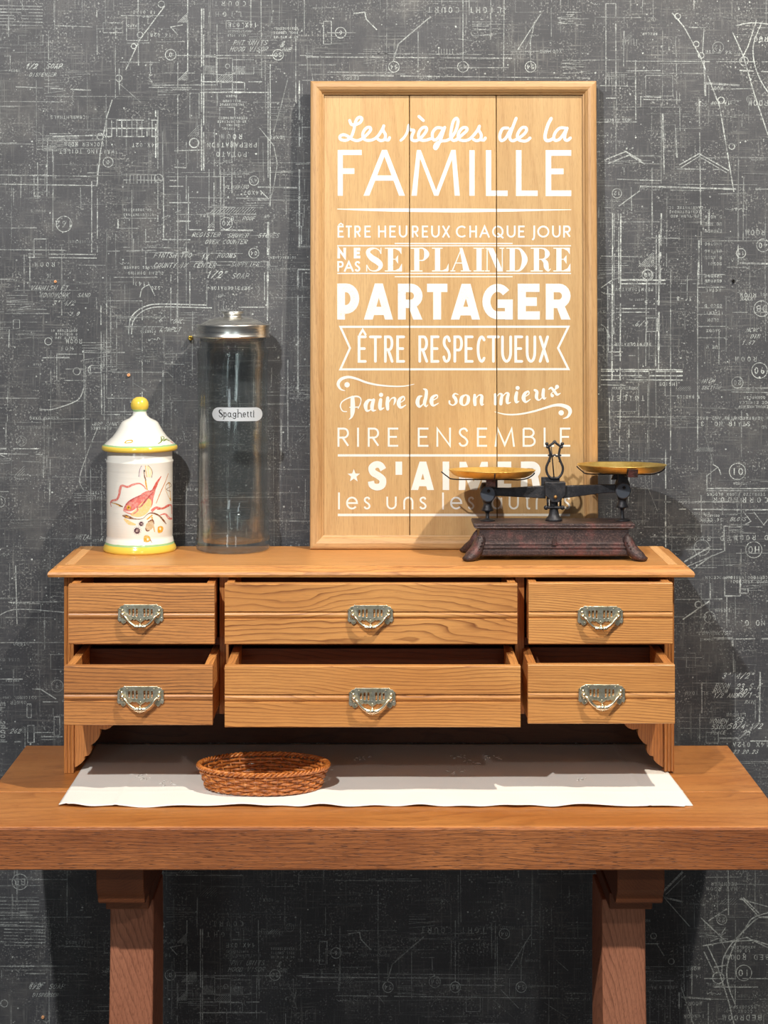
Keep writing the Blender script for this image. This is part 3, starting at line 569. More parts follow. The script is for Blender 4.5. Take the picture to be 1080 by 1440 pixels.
for (px, py, r, mm) in ((78, 396, 2.0, m_hole), (181, 527.5, 2.4, m_hole), (60.5, 1430, 2.2, m_hole), (268.5, 475, 3.4, m_brass), (1031, 395, 2.2, m_dark)):
    x, z = X(px, WY), Zh(py, WY); r *= .00108; dp = .012 if mm is m_brass else .003
    mb = MB(); n = 14
    prof = [(r, 0), (r, dp*.75), (r*.8, dp), (r*.35, dp), (r*.3, dp*.3), (0, dp*.3)]
    vs = []
    for i in range(n):
        for (rr, yy) in prof: vs.append((x+rr*math.cos(2*PI*i/n), WY-yy, z+rr*math.sin(2*PI*i/n)))
    k = len(prof); mb.add(vs, [(i*k+j, i*k+j+1, ((i+1) % n)*k+j+1, ((i+1) % n)*k+j) for i in range(n) for j in range(k-1)], True)
    o = mb.build('brass_pin' if mm is m_brass else 'wall_plug', mm, wall)

# ======================= TABLE =======================
TZ = .76; TX = .5235; TF = 2.252; TB = 2.652
table = empty('table', (0, 2.45, 0), 'dark oak trestle table with thick planked top against the blueprint wallpaper', 'table')
def loc(mbobj): mbobj.parent
def tb(mb, name, mat, **k):
    mb.v = [(a, b_-2.45, c_) for a, b_, c_ in mb.v]; return mb.build(name, mat, table, **k)
mb = MB(); mb.box(-TX, TX, TF, 2.4075, TZ-.054, TZ); tb(mb, 'plank', M['oak'], bevel=.0025)
mb = MB(); mb.box(-TX, TX, 2.4085, TB, TZ-.054, TZ-.0004); tb(mb, 'plank', M['oak'], bevel=.0015)
# worn edge board in front; the face's shade is put into its darker colour
mb = MB(); mb.box(-TX-.001, TX+.001, TF-.0035, TF+.004, TZ-.0545, TZ-.0018); tb(mb, 'front_edge', M['oak_edge_shaded'], bevel=.0015)
for sx, pc, lc in ((-1, 168.5, 185.5), (1, 901.5, 877)):
    yb = 2.285; x = X(pc, yb); hw = .0305
    # crosspiece with stepped, moulded end
    prof = [(yb, .706), (2.62, .706), (2.62, .630), (2.60, .628), (yb+.060, .622), (yb+.060, .622), (yb+.058, .641)]
    prof = [(yb, .706), (2.60, .706), (2.60, .644)]+[(yb+.022, .644)]+[(yb+.022-.010*math.sin(t), .656-.012*math.cos(t)) for t in (.4, .8, 1.2, 1.57)]+[(yb+.006, .662), (yb+.001, .668)]
    mb = MB(); mb.prism(prof, lambda a, b_: (x-hw, a, b_), lambda a, b_: (x+hw, a, b_)); tb(mb, 'crosspiece', M['oak_block'], bevel=.0015)
    mb = MB(); yl = 2.345; xl = X((pc+lc)/2+sx*-2, yl); mb.box(xl-.0285, xl+.0285, yl, 2.59, .622, .6439); tb(mb, 'lower_block', M['oak_block'], bevel=.002)
    # curved lyre leg: front edge sweeps forward on the way down
    yf = 2.385; xl = X(lc, yf); h2 = .0292
    fr = []; bk = []
    for i in range(25):
        t = i/24; z = .6219*(1-t)+.05*t
        f = yf-.10*max(0, t-.05)**1.5-.05*math.sin(t*PI)*.0; wd = .105+.05*t
        fr.append((f, z)); bk.append((f+wd, z))
    mb = MB(); mb.prism(fr+bk[::-1], lambda a, b_: (xl-h2, a, b_), lambda a, b_: (xl+h2, a, b_)); tb(mb, 'leg', M['oak_leg'], bevel=.002)
    mb = MB(); mb.box(xl-.04, xl+.04, 2.24, 2.64, 0, .05); tb(mb, 'foot', M['oak_block'], bevel=.004)
mb = MB(); mb.box(X(205, 2.45), X(857, 2.45), 2.43, 2.46, .14, .20); tb(mb, 'stretcher', M['oak_edge_shaded'], bevel=.002)

# ======================= TABLE RUNNER =======================
m, nt, b = mat_new('white_linen'); tc = N(nt, 'ShaderNodeTexCoord'); v = tc.outputs['Object']
b.inputs['Base Color'].default_value = lin(238,236,230); b.inputs['Roughness'].default_value = .85
n1 = noise(nt, vmul(nt, v, (1400, 120, 100)), 1, 2); n2 = noise(nt, vmul(nt, v, (120, 1400, 100)), 1, 2)
big = noise(nt, v, 26, 3); bp = N(nt, 'ShaderNodeBump'); bp.inputs['Strength'].default_value = .4; bp.inputs['Distance'].default_value = .0006
L(nt, math_(nt, 'ADD', math_(nt, 'ADD', n1, n2), math_(nt, 'MULTIPLY', big, 2.5)), bp.inputs['Height']); L(nt, bp.outputs[0], b.inputs['Normal'])
M['linen'] = m
random.seed(3)
nx, ny = 260, 60; y0, y1 = 2.334, 2.655; vs = []
def rip(u): return .5+.5*math.sin(u*47+2*math.sin(u*11))*math.sin(u*23+1)
for j in range(ny+1):
    for i in range(nx+1):
        u = i/nx; t = j/ny
        xx = -.4185+.8345*u-(.012*t if u > .9 else 0)*((u-.9)/.1)
        yy = y0+(y1-y0)*t+.0022*math.sin(u*60+3*math.sin(u*17))*(1-t)**4+(.004 if (u < .012 or u > .988) else 0)*(1-t)**8
        e = (1-t)**6
        z = .0012+.0038*e*rip(u)+.0006*math.sin(u*31+t*9)*(1-t)
        if abs(u-.09) < .003 or abs(u-.93) < .003 or abs(t-.22) < .012: z += .0007
        vs.append((xx, yy-2.45, z))
fs = [(j*(nx+1)+i, j*(nx+1)+i+1, (j+1)*(nx+1)+i+1, (j+1)*(nx+1)+i) for j in range(ny) for i in range(nx)]
mb = MB(); mb.add([(a, b_, c_) for a, b_, c_ in vs], fs, True)
cloth = mb.build('table_runner', M['linen'], weld=False); cloth.location = (0, 2.45, TZ)
so = cloth.modifiers.new('thickness', 'SOLIDIFY'); so.thickness = .0010; so.offset = -1
P(cloth, 'white embroidered linen runner with wavy hem lying on the oak table', 'table runner')
# embroidery: little raised stitched flowers and eyelets
mb = MB(); random.seed(5)
for (px, py) in ((690,1068),(660,1075),(640,1066),(505,1068),(640,1087),(450,1085),(200,1095),(820,1098),(230,1104)):
    d = (CZ-TZ)*F/(py-VY); cx, cy = X(px, d), d-2.45
    for k in range(9):
        a = R_()*6.28; r = .002+.012*R_(); ex, ey = cx+r*math.cos(a), cy+r*math.sin(a); l_ = .003+.004*R_()
        mb.tube([(ex, ey, .0022), (ex+l_*.5*math.cos(a*2), ey+l_*.5*math.sin(a*2), .0027), (ex+l_*math.cos(a*2), ey+l_*math.sin(a*2), .0022)], .0005, 5)
P(mb.build('embroidery', M['linen'], cloth, weld=False), label='raised white stitched flowers', kind='stuff')

# ======================= DRAWER CABINET =======================
SZ = 1.053
cab = empty('drawer_cabinet', (0, 2.58, TZ), 'honey pine cabinet of six open small drawers standing on the oak table', 'drawer cabinet')
def cb_(mb, name, mat, parent=None, **k):
    mb.v = [(a, b_-2.58, c_-TZ) for a, b_, c_ in mb.v]; return mb.build(name, mat, parent or cab, **k)
BK = 2.672
for x0, x1 in ((-.440, -.4262), (.4042, .418)):
    # side board whose front edge is reeded
    ww = x1-x0; g = ww/3
    prof = [(x0, BK), (x0, 2.5)]
    for k in range(3):
        a = x0+g*k; prof += [(a+g*.08, 2.4992), (a+g*.5, 2.4984), (a+g*.92, 2.4992)]
        if k < 2: prof += [(a+g, 2.5016)]
    prof += [(x1, 2.5), (x1, BK)]
    mb = MB(); mb.prism(prof, lambda a, b_: (a, b_, TZ+(.0024 if x0 > 0 else 0)), lambda a, b_: (a, b_, 1.038)); cb_(mb, 'side_panel', M['pine_v'])
for x0, x1 in ((-.2215, -.2085), (.1945, .2075)):
    mb = MB(); mb.box(x0, x1, 2.502, BK-.006, .8425, 1.038); cb_(mb, 'divider', M['pine_v'], bevel=.0008)
mb = MB(); mb.box(-.4262, .4042, 2.503, BK-.006, .8420, .8535); cb_(mb, 'bottom_shelf', M['pine_in_shaded'], bevel=.0008)
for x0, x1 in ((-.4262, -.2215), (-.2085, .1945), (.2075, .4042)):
    mb = MB(); mb.box(x0, x1, 2.504, BK-.006, .9390, .9500); cb_(mb, 'runner_shelf', M['pine_in_shaded'], bevel=.0008)
mb = MB(); mb.box(-.4262, .4042, BK-.006, BK, TZ, 1.038); cb_(mb, 'back_panel', M['pine_in_shaded'])
# brackets
for sx in (-1, 1):
    ex = -.4262 if sx < 0 else .4042
    o_ = [(0, 0), (.074, 0), (.070, .006), (.063, .0105), (.055, .0115), (.0545, .0155), (.050, .0195), (.043, .022), (.036, .0205), (.0365, .027), (.034, .034), (.029, .040), (.0235, .0435), (.0245, .049), (.023, .0545), (.0195, .0585), (.0145, .0595), (.0145, .064), (.010, .069), (.004, .0735), (0, .0752)]
    mb = MB(); mb.prism(o_, lambda a, b_: (ex-sx*a, 2.5045, .8415-b_), lambda a, b_: (ex-sx*a, 2.517, .8415-b_)); cb_(mb, 'corner_bracket', M['pine_v'], bevel=.0006)
# moulded top: centre board plus pale end strips
def top_prof(y):  # (outset, z) of the moulding
    return y
x0, x1, yf = -.4585, .4425, 2.480
mould = [(.014, 1.038), (0, 1.0385), (-.0012, 1.042), (.0, 1.0455), (.004, 1.0490), (.010, 1.0502), (.0102, 1.0518), (.012, SZ)]
rings = []
for (o_, z) in mould:
    rings.append([(x0+o_, 2.678, z), (x0+o_, yf+o_, z), (x1-o_, yf+o_, z), (x1-o_, 2.678, z)])
mb = MB(); vs = [p for r in rings for p in r]; fs = []
for k in range(len(rings)-1):
    for i in range(4): fs.append((k*4+i, k*4+(i+1) % 4, (k+1)*4+(i+1) % 4, (k+1)*4+i))
fs += [(0, 1, 2, 3), tuple(len(vs)-4+i for i in range(4))]
mb.add(vs, fs); cb_(mb, 'top_board', M['pine'])
for s_ in (-1, 1):
    a0 = (x0+.020) if s_ < 0 else (x1-.020-.013); a1 = a0+.013
    mb = MB(); mb.box(a0, a1, yf+.020, 2.6775, SZ-.002, SZ+.0003); P(cb_(mb, 'end_strip', M['pine_pale']), label='paler strip inlaid near the end')

# ---- handles ----
U = .0001375
m, nt, b = mat_new('aged_nickel'); tc = N(nt, 'ShaderNodeTexCoord'); v = tc.outputs['Object']
L(nt, ramp(nt, noise(nt, v, 150, 4, .7), [(.3, lin(222,220,208)), (.55, lin(200,194,168)), (.75, lin(150,136,98))]), b.inputs['Base Color'])
b.inputs['Metallic'].default_value = 1; L(nt, ramp(nt, noise(nt, v, 260, 3), [(.3, (.32,)*3), (.7, (.5,)*3)]), b.inputs['Roughness'])
M['nickel'] = m
M['nickel_bright'] = simple('polished_nickel', lin(250,240,212), .27, 1)
half = [(150,0),(160,-3),(172,10),(196,16),(212,34),(226,46),(218,62),(226,74),(222,96),(228,150),(212,170),(196,160),(190,178),(172,192),(154,182),(138,160),(118,148),(100,156),(82,142),(64,152),(46,144),(30,158),(14,166),(0,182)]
outl = [(-x, y) for x, y in half[::-1][1:]][::-1]
outl = half + [(-x, y) for x, y in half[::-1][1:]]
def hole(cx, y0, y1, wd): return [(cx-wd, y0+4), (cx-wd+5, y0), (cx+wd, y0), (cx+wd, y1), (cx-wd, y1)]
holes = [hole(s_*c_, a, b_, 11) for s_ in (-1, 1) for c_, a, b_ in ((38, 38, 122), (74, 38, 118), (111, 42, 108))]
holes += [] and [[(s_*x, y) for x, y in ((46, 196), (70, 176), (100, 166), (112, 168), (92, 184), (70, 200), (52, 208))] for s_ in (-1, 1)]
def plate_mesh():
    cu = bpy.data.curves.new('handle_plate', 'CURVE'); cu.dimensions = '2D'; cu.fill_mode = 'BOTH'; cu.extrude = .0009; cu.bevel_depth = .0004; cu.bevel_resolution = 1
    for pl in [outl]+holes:
        sp = cu.splines.new('POLY'); sp.points.add(len(pl)-1); sp.use_cyclic_u = True
        for p_, (x, y) in zip(sp.points, pl): p_.co = (x*U, -y*U, 0, 1)
    ob = bpy.data.objects.new('tmp', cu); COL.objects.link(ob); dg = bpy.context.evaluated_depsgraph_get()
    me = bpy.data.meshes.new_from_object(ob.evaluated_get(dg)); bpy.data.objects.remove(ob)
    me.transform(Matrix.Rotation(PI/2, 4, 'X')); me.name = 'handle_plate'; me.materials.clear(); me.materials.append(M['nickel']); return me
PLATE = plate_mesh()
mb = MB()
path = smooth([(-178, -96, 2), (-172, -104, 26), (-150, -112, 44), (-128, -140, 50), (-100, -172, 50), (-60, -200, 50), (0, -212, 50), (60, -200, 50), (100, -172, 50), (128, -140, 50), (150, -112, 44), (172, -104, 26), (178, -96, 2)], 4)
mb.tube([(x*U, -y*U-.001, z*U) for x, z, y in path], [(12.5+4*math.exp(-((i-len(path)/2)/14)**2))*U for i in range(len(path))], 8)
for s_ in (-1, 1):
    mb.ball((s_*178*U, -22*U-.001, -94*U), 22*U, 8); mb.ball((s_*184*U, -4*U-.001, -58*U), 15*U, 6); mb.ball((s_*178*U, -10*U-.001, -122*U), 12*U, 6)
for dx, r in ((-50, 18), (-34, 24), (-18, 19), (0, 27), (18, 19), (34, 24), (50, 18)): mb.ball((dx*U, -52*U-.001, -211*U), r*U, 6)
for dx, dz in ((0, -236), (-20, -232), (20, -232), (0, -186)): mb.ball((dx*U, -46*U-.001, dz*U), 11*U, 6)
bail0 = mb.build('bail_pull', M['nickel_bright']); BAIL = bail0.data; bpy.data.objects.remove(bail0)
mb = MB()
for s_ in (-1, 1):
    for dx, dy in ((205, 40), (208, 130), (130, 20), (160, 160)): mb.ball((s_*dx*U, -.0016, -dy*U), 6*U, 5)
    for dx in (-1, 1): pass
mb.ball((0, -.0016, -150*U), 9*U, 5)
P(mb.build('plate_studs', M['nickel']), kind='stuff'); STUD = bpy.data.objects['plate_studs'].data; bpy.data.objects.remove(bpy.data.objects['plate_studs'])

def drawer(x0, x1, z0, z1, yf, mat, hx, hz, wear=None):
    """box (sides, back, bottom) + moulded front + drop handle"""
    t = .011; yb = yf+.150; zt = z1-.0005
    mb = MB()
    xa, xb = x0+.0012, x1-.0012
    mb.box(xa, xa+t, yf+.0125, yb, z0+.0005, zt); mb.box(xb-t, xb, yf+.0125, yb, z0+.0005, zt)
    mb.box(xa+t, xb-t, yf+.0125, yb-t, z0+.004, z0+.009)
    d = cb_(mb, 'drawer', M['pine_depth'], bevel=.0006)
    mb = MB(); mb.box(xa+t, xb-t, yb-t, yb, z0+.006, zt-.004); cb_(mb, 'drawer_back', M['pine_in_shaded'], d, bevel=.0006)
    zm = z0+(z1-z0)*.475
    pr = [(yf+.0125, z0), (yf+.001, z0), (yf, z0+.001), (yf, zm-.0058), (yf+.0022, zm-.0050), (yf+.0022, zm-.0042), (yf+.0006, zm-.0030), (yf-.0002, zm-.0012), (yf-.0002, zm+.0012), (yf+.0006, zm+.0030), (yf+.0022, zm+.0042), (yf+.0022, zm+.0050), (yf, zm+.0058), (yf, z1-.001), (yf+.001, z1), (yf+.0125, z1)]
    mb = MB(); mb.prism(pr, lambda a, b_: (x0, a, b_), lambda a, b_: (x1, a, b_)); cb_(mb, 'drawer_front', mat, d)
    for nm, me in (('handle_plate', PLATE), ('bail_pull', BAIL), ('plate_studs', STUD)):
        o = bpy.data.objects.new(nm, me); COL.objects.link(o); o.parent = d; o.location = (hx, yf-.0015-2.58, hz-TZ)
        if nm == 'plate_studs': o['kind'] = 'stuff'
        if nm == 'handle_plate': P(o, label='pierced nickel back plate')
    return d
def hz(py, d): return Zh(py, d)
for (a, b_, ya, yb, d, mt, hx, hy) in (
    (96.5, 301.5, 822, 906, 2.452, 'pine_grey', 198, 850), (316, 727.5, 821, 906, 2.452, 'pine_wild', 521, 851), (743.5, 946, 820, 906, 2.452, 'pine_front', 844, 852.5),
    (90, 299, 937, 1020, 2.390, 'pine_grey', 198, 965), (316, 732, 937, 1023, 2.378, 'pine_front', 523.5, 967.5), (742.5, 949, 935, 1018, 2.390, 'pine_front', 846, 962.5)):
    drawer(X(a, d), X(b_, d), Zh(yb, d), Zh(ya, d), d, M[mt], X(hx, d), Zh(hy, d))

# ======================= SIGN =======================
SB, ST = 2.641, 2.664          # front plane of the frame: depth at its bottom and its top
sb = Vector((0, SB, SZ)); sh = None
zt_ = Zh(114, ST); tilt = math.atan2(ST-SB, zt_-SZ)
signo = empty('framed_sign', (X(638.5, SB), SB, SZ+.0006), 'large framed pale wood sign with white French family rules, leaning on the wall', 'sign')
signo.rotation_euler = (-tilt, 0, 0)
def S2(px, py, dep=0.0):       # photo px -> sign-local (x, z); dep = recess behind the frame's front
    dy, dz = math.sin(tilt), math.cos(tilt)
    # plane: y = SB + dep*cos + s*dy ; z = SZ - dep*sin + s*dz ; ray: z = CZ-(py-VY)*y/F
    k_ = (py-VY)/F; y0_ = SB+dep*math.cos(tilt); z0_ = SZ-dep*math.sin(tilt)
    s_ = (CZ-z0_-k_*y0_)/(dz+k_*dy); yy = y0_+s_*dy
    return ((px-VX)*yy/F-X(638.5, SB), s_)
HB = .0
xl, xr = S2(436, 440)[0], S2(840.5, 440)[0]; zb, ztp = 0.0, S2(640, 114)[1]
xil, xir = S2(455.5, 440)[0], S2(820.5, 440)[0]; zib, zit = S2(640, 752)[1], S2(640, 135)[1]
fw = .0200; DEP = .022; REC = .0105
fprof = [(0, DEP), (0, .004), (.0012, .0012), (.004, 0), (.009, -.0008), (.013, .0002), (.0165, .0030), (.0185, .0062), (fw, .0068), (fw, DEP)]
def rail(p0, p1, inn0, inn1, name, mat):
    # mitred rail between two outer corners; inn = inward direction (diagonal) at each end
    mb = MB()
    mb.prism(fprof, lambda a, b_: (p0[0]+inn0[0]*a, b_, p0[1]+inn0[1]*a), lambda a, b_: (p1[0]+inn1[0]*a, b_, p1[1]+inn1[1]*a))
    return mb.build(name, mat, signo)
rail((xl, zb), (xl, ztp), (1, 1), (1, -1), 'frame_rail', M['ply_frame_v']); rail((xr, zb), (xr, ztp), (-1, 1), (-1, -1), 'frame_rail', M['ply_frame_v'])
rail((xl, zb), (xr, zb), (1, 1), (-1, 1), 'frame_rail', M['ply_frame_h']); rail((xl, ztp), (xr, ztp), (1, -1), (-1, -1), 'frame_rail', M['ply_frame_h'])
seams = [S2(576, 440, REC)[0], S2(698.5, 440, REC)[0]]
gx = .0006
bx = [xl+fw-.004, seams[0], seams[1], xr-fw+.004]
for i in range(3):
    mb = MB(); mb.box(bx[i]+(gx if i else 0), bx[i+1]-(gx if i < 2 else 0), REC, REC+.006, fw-.004, ztp-fw+.004); mb.build('plank', M['ply'], signo, bevel=.0004, seg=1)
mb = MB(); mb.box(xl+fw-.005, xr-fw+.005, REC+.0063, REC+.0085, fw-.005, ztp-fw+.005); mb.build('backing_board', M['pine_in_shaded'], signo)
m, nt, b = mat_new('worn_white_paint'); tc = N(nt, 'ShaderNodeTexCoord'); v = tc.outputs['Object']
wr = math_(nt, 'MULTIPLY', ramp(nt, noise(nt, v, 900, 3, .7), [(.56, (0,)*3), (.66, (1,)*3)]), ramp(nt, noise(nt, v, 45, 3, .6), [(.52, (.04,)*3), (.66, (.75,)*3)]))
L(nt, mix(nt, wr, lin(226,225,220), lin(196,158,108)), b.inputs['Base Color']); b.inputs['Roughness'].default_value = .6
M['paint'] = m
def letter(polys, org=(0, 0), k=1/6., name='lettering', label=None):
    mb = MB()
    for q in polys:
        pts = [S2(org[0]+x*k, org[1]+y*k, REC-.0002) for x, y in q]
        ar = sum(pts[i][0]*pts[(i+1) % len(pts)][1]-pts[(i+1) % len(pts)][0]*pts[i][1] for i in range(len(pts)))
        if ar < 0: pts = pts[::-1]      # every face turned to the viewer
        lay = REC-.00010-.000004*(len(mb.f) % 60); mb.add([(x, lay, z) for x, z in pts], [tuple(range(len(pts)))])
    o = mb.build(name, M['paint'], signo, weld=False)
    bm = bmesh.new(); bm.from_mesh(o.data)
    for s_ in seams:
        for e in (-.00075, .00075):
            bmesh.ops.bisect_plane(bm, geom=bm.verts[:]+bm.edges[:]+bm.faces[:], plane_co=(s_+e, 0, 0), plane_no=(1, 0, 0))
        bmesh.ops.delete(bm, geom=[f for f in bm.faces if abs(f.calc_center_median().x-s_) < .00074], context='FACES')
    bm.to_mesh(o.data); bm.free()
    P(o, label, kind='stuff')
    return o
def off(polys, dx, dy=0): return [[(x+dx, y+dy) for x, y in q] for q in polys]
def para(xb0, xb1, xt0, xt1, yt, yb): return [(xb0, yb), (xb1, yb), (xt1, yt), (xt0, yt)]
def R4(x0, x1, y0, y1): return [(x0, y0), (x1, y0), (x1, y1), (x0, y1)]
# 1 script line; B region is shifted by 1080 units
w_ = 25; A_ = []
def sc_(pts, dx=0, w=w_): A_.extend(ribbon(smooth([(x+dx, y) for x, y in pts], 6), w, True))
sc_([(190,120),(205,152),(240,155),(280,135),(293,103),(272,92),(250,110),(235,150),(222,210),(200,262),(160,287),(115,280),(108,255),(135,240),(170,250),(205,275),(245,290),(285,280),(330,245),(365,205),(363,180),(338,180),(312,205),(300,240),(310,275),(345,288),(390,280),(430,250),(465,195),(478,165)])
sc_([(478,165),(472,200),(492,240),(485,278),(455,290),(428,278)]); sc_([(485,280),(515,285),(527,265)])
sc_([(622,288),(650,262),(675,218),(688,160)], w=22); sc_([(688,165),(696,196),(732,205),(716,248),(714,280),(740,291),(775,280),(815,240),(838,205),(835,180),(808,180),(780,210),(770,250),(785,282),(825,288),(872,275)])
sc_([(775,86),(812,120)]); sc_([(968,185),(925,182),(892,218),(888,262),(905,285),(935,268),(968,215),(988,182)])
sc_([(992,178),(972,240),(945,312),(920,356),(906,348),(918,318),(960,295),(1010,288),(1050,262),(1088,200),(1105,130),(1092,102),(1066,125),(1048,195),(1042,258),(1062,288),(1092,284)])
sc_([(5,285),(55,245),(98,205),(95,182),(65,182),(38,210),(25,250),(38,282),(80,290),(125,275),(180,215),(205,168)], 1080)
sc_([(205,168),(200,200),(220,240),(213,278),(180,291),(155,280)], 1080); sc_([(215,282),(242,285),(255,268)], 1080)
sc_([(445,184),(405,187),(382,225),(377,268),(392,290),(425,272),(455,220),(472,190)], 1080); sc_([(515,102),(485,180),(462,250),(467,282),(490,291),(525,275),(570,245),(600,210),(598,182),(568,180),(540,210),(525,250),(538,283),(580,294),(612,286),(632,268)], 1080)
sc_([(810,104),(782,160),(760,240),(764,282),(790,290),(822,276)], 1080, 28); sc_([(930,184),(885,184),(848,218),(832,262),(845,288),(880,278),(915,235),(942,188)], 1080); sc_([(945,185),(927,240),(926,278),(948,288),(972,268)], 1080)
letter(A_, (460, 150))
# 2 FAMILLE
B_ = [R4(89,133,368,755), R4(133,292,368,412), R4(133,230,523,571), para(307,357,463,505,368,755), para(607,657,463,505,368,755)[:2]+[(505,368),(463,368)], R4(400,560,583,628),
      para(712,757,757,790,368,755), para(903,938,757,790,368,755), para(903,938,1048,1084,368,755), para(1076,1120,1048,1084,368,755)]
B_ += off([R4(120,165,370,755), R4(260,305,370,757), R4(305,443,711,757), R4(514,560,370,757), R4(560,697,711,757), R4(764,811,370,758), R4(811,980,370,418), R4(811,915,525,574), R4(811,980,710,758)], 1080)
letter(B_, (460, 150))
# 3 tapered rule
top = [(85,54),(560,51),(1080,52),(1580,56),(2060,60)]; bot = [(85,60),(300,72),(560,80),(1080,86),(1580,80),(1880,70),(2060,65)]
letter([[(85,54),(560,51),(560,80),(300,72),(85,60)], [(560,51),(1080,52),(1080,86),(560,80)], [(1080,52),(1580,56),(1580,79),(1080,86)], [(1580,56),(2060,60),(2060,65),(1880,70),(1580,79)]], (460, 285), name='painted_rule')
# 4 ETRE HEUREUX CHAQUE JOUR
def boxes(spec, y0, y1, w, cap=False, dx=0):
    out = []
    for ch, a, b_ in spec: out += glyph(ch, a+dx, b_+dx, y0, y1, w, cap)
    return out
C_ = boxes([('E',88,140),('T',158,208),('R',230,285),('E',315,368),('H',430,498),('E',525,580),('U',605,677),('R',715,772),('E',800,852),('U',878,950),('X',972,1035)], 197, 298, 14)
C_ += ribbon([(96,192),(116,178),(136,192)], 10)
C_ += boxes([('C',6,95),('H',120,184),('A',205,292),('Q',312,408),('U',435,510),('E',532,586),('J',648,676),('O',693,795),('U',818,890),('R',912,975)], 197, 298, 14, dx=1080)
letter(C_, (460, 285))
# thin double rules
letter([R4(570,1565,343,352), R4(85,2058,362,371), R4(85,2058,596,605), R4(570,1565,624,632)], (460, 285), name='painted_rule')
# 5 NE PAS SE PLAINDRE
D_ = boxes([('N',86,160),('E',225,280)], 384, 474, 24)+boxes([('P',86,140),('A',142,224),('S',232,281)], 496, 586, 15)
def bar(x0, x1): return [R4(x0, x1, 384, 392), R4(x0, x1, 576, 584)]
def stem(x0, x1): return [R4(x0, x1, 386, 582)]
def serif_E(x0):
    return stem(x0+26, x0+70)+[R4(x0, x0+140, 384, 392), R4(x0, x0+145, 575, 584), [(x0+85,392),(x0+140,392),(x0+140,440),(x0+120,410)], [(x0+85,575),(x0+145,575),(x0+145,515),(x0+120,558)], R4(x0+70, x0+100, 477, 484), [(x0+85,481),(x0+112,445),(x0+112,520)]]
D_ += ribbon(smooth([(452,432,7),(438,404,8),(400,388,10),(355,402,30),(347,432,38),(378,470,50),(425,500,52),(450,532,42),(436,566,22),(400,580,10),(360,570,8),(336,530,7)], 6))
D_ += [R4(450,458,384,436), R4(330,338,528,584)]+serif_E(487)
D_ += [R4(705,800,384,392), R4(705,805,575,584)]+stem(735,778)+ribbon(smooth([(775,388,8),(815,392,14),(840,438,44),(815,486,14),(775,491,8)], 6))
D_ += [R4(885,975,384,392), R4(885,1020,575,584), [(970,577),(1025,577),(1025,515),(1005,560)]]+stem(910,954)
dd = [[(52,384),(60,384),(-20,580),(-30,580)], para(70,124,36,62,384,582), R4(0,80,509,517), R4(-40,2,575,584), R4(48,136,575,584)]
dd += [R4(155,246,384,392), R4(155,246,575,584)]+stem(180,224)
dd += [R4(255,305,384,392), R4(252,292,575,584), R4(266,274,386,580), para(356,404,272,322,386,584), R4(394,402,386,580), R4(374,414,384,392)]
dd += [R4(432,505,384,392), R4(432,505,575,584)]+stem(460,504)+ribbon(smooth([(500,388,8),(552,400,20),(588,484,48),(552,568,20),(500,580,8)], 6))
dd += [R4(638,710,384,392), R4(638,740,575,584)]+stem(664,708)+ribbon(smooth([(705,388,8),(755,395,16),(778,435,42),(755,476,14),(705,482,8)], 6))+ribbon(smooth([(730,482,12),(762,505,38),(770,548,40),(786,578,14),(806,560,6)], 6))
dd += serif_E(828)
letter(D_+off(dd, 1080), (460, 285))
# 6 PARTAGER
def boldR(x0, x1):
    return [R4(x0, x0+67, 57, 360)]+ribbon([(x0+30,93)]+arc(x1-96,160,62,67,-90,90,10)+[(x0+30,227)], 72)+[[(x1-120,240),(x1-50,240),(x1+2,360),(x1-76,360)]]
E_ = [R4(85,151,55,360)]+ribbon([(118,92)]+arc(160,183,74,91,-90,90,12)+[(118,274)], 74)
E_ += [para(310,385,402,470,55,360), para(488,556,402,470,55,360), R4(375,500,252,322)]+boldR(597,803)+[R4(843,1015,57,128), R4(895,962,57,360)]
ff = [para(-37,35,55,130,58,360), para(142,210,55,130,58,360), R4(20,160,252,325)]
ff += ribbon(arc(358,208,94,116,-40,-270,18)+[(430,324)], 68)+[R4(358,487,190,262), R4(420,487,190,360)]
ff += [R4(528,597,57,360), R4(590,712,57,127), R4(590,690,172,245), R4(590,715,290,360)]+boldR(765,972)
letter(E_+off(ff, 1080), (460, 390))
# 7 banner
letter(ribbon([(112,421),(2036,420),(1949,600),(2036,778),(112,780),(193,600)], 18, False, True), (460, 390), name='painted_banner')
sp7 = [('E',258,334,0),('T',353,462,0),('R',480,560,0),('E',583,658,0),('R',770,852,0),('E',872,948,0),('S',973,1045,0),('P',1066,1146,0),('E',80,156,1),('C',182,258,1),('T',268,378,1),('U',388,480,1),('E',500,574,1),('U',596,684,1),('X',706,792,1)]
F_ = []
for ch, a, b_, r in sp7: F_ += glyph(ch, a+1080*r, b_+1080*r, 494, 724, 23, True)
F_ += ribbon([(275,488),(300,446),(324,486)], 18, True)
letter(F_, (460, 390))
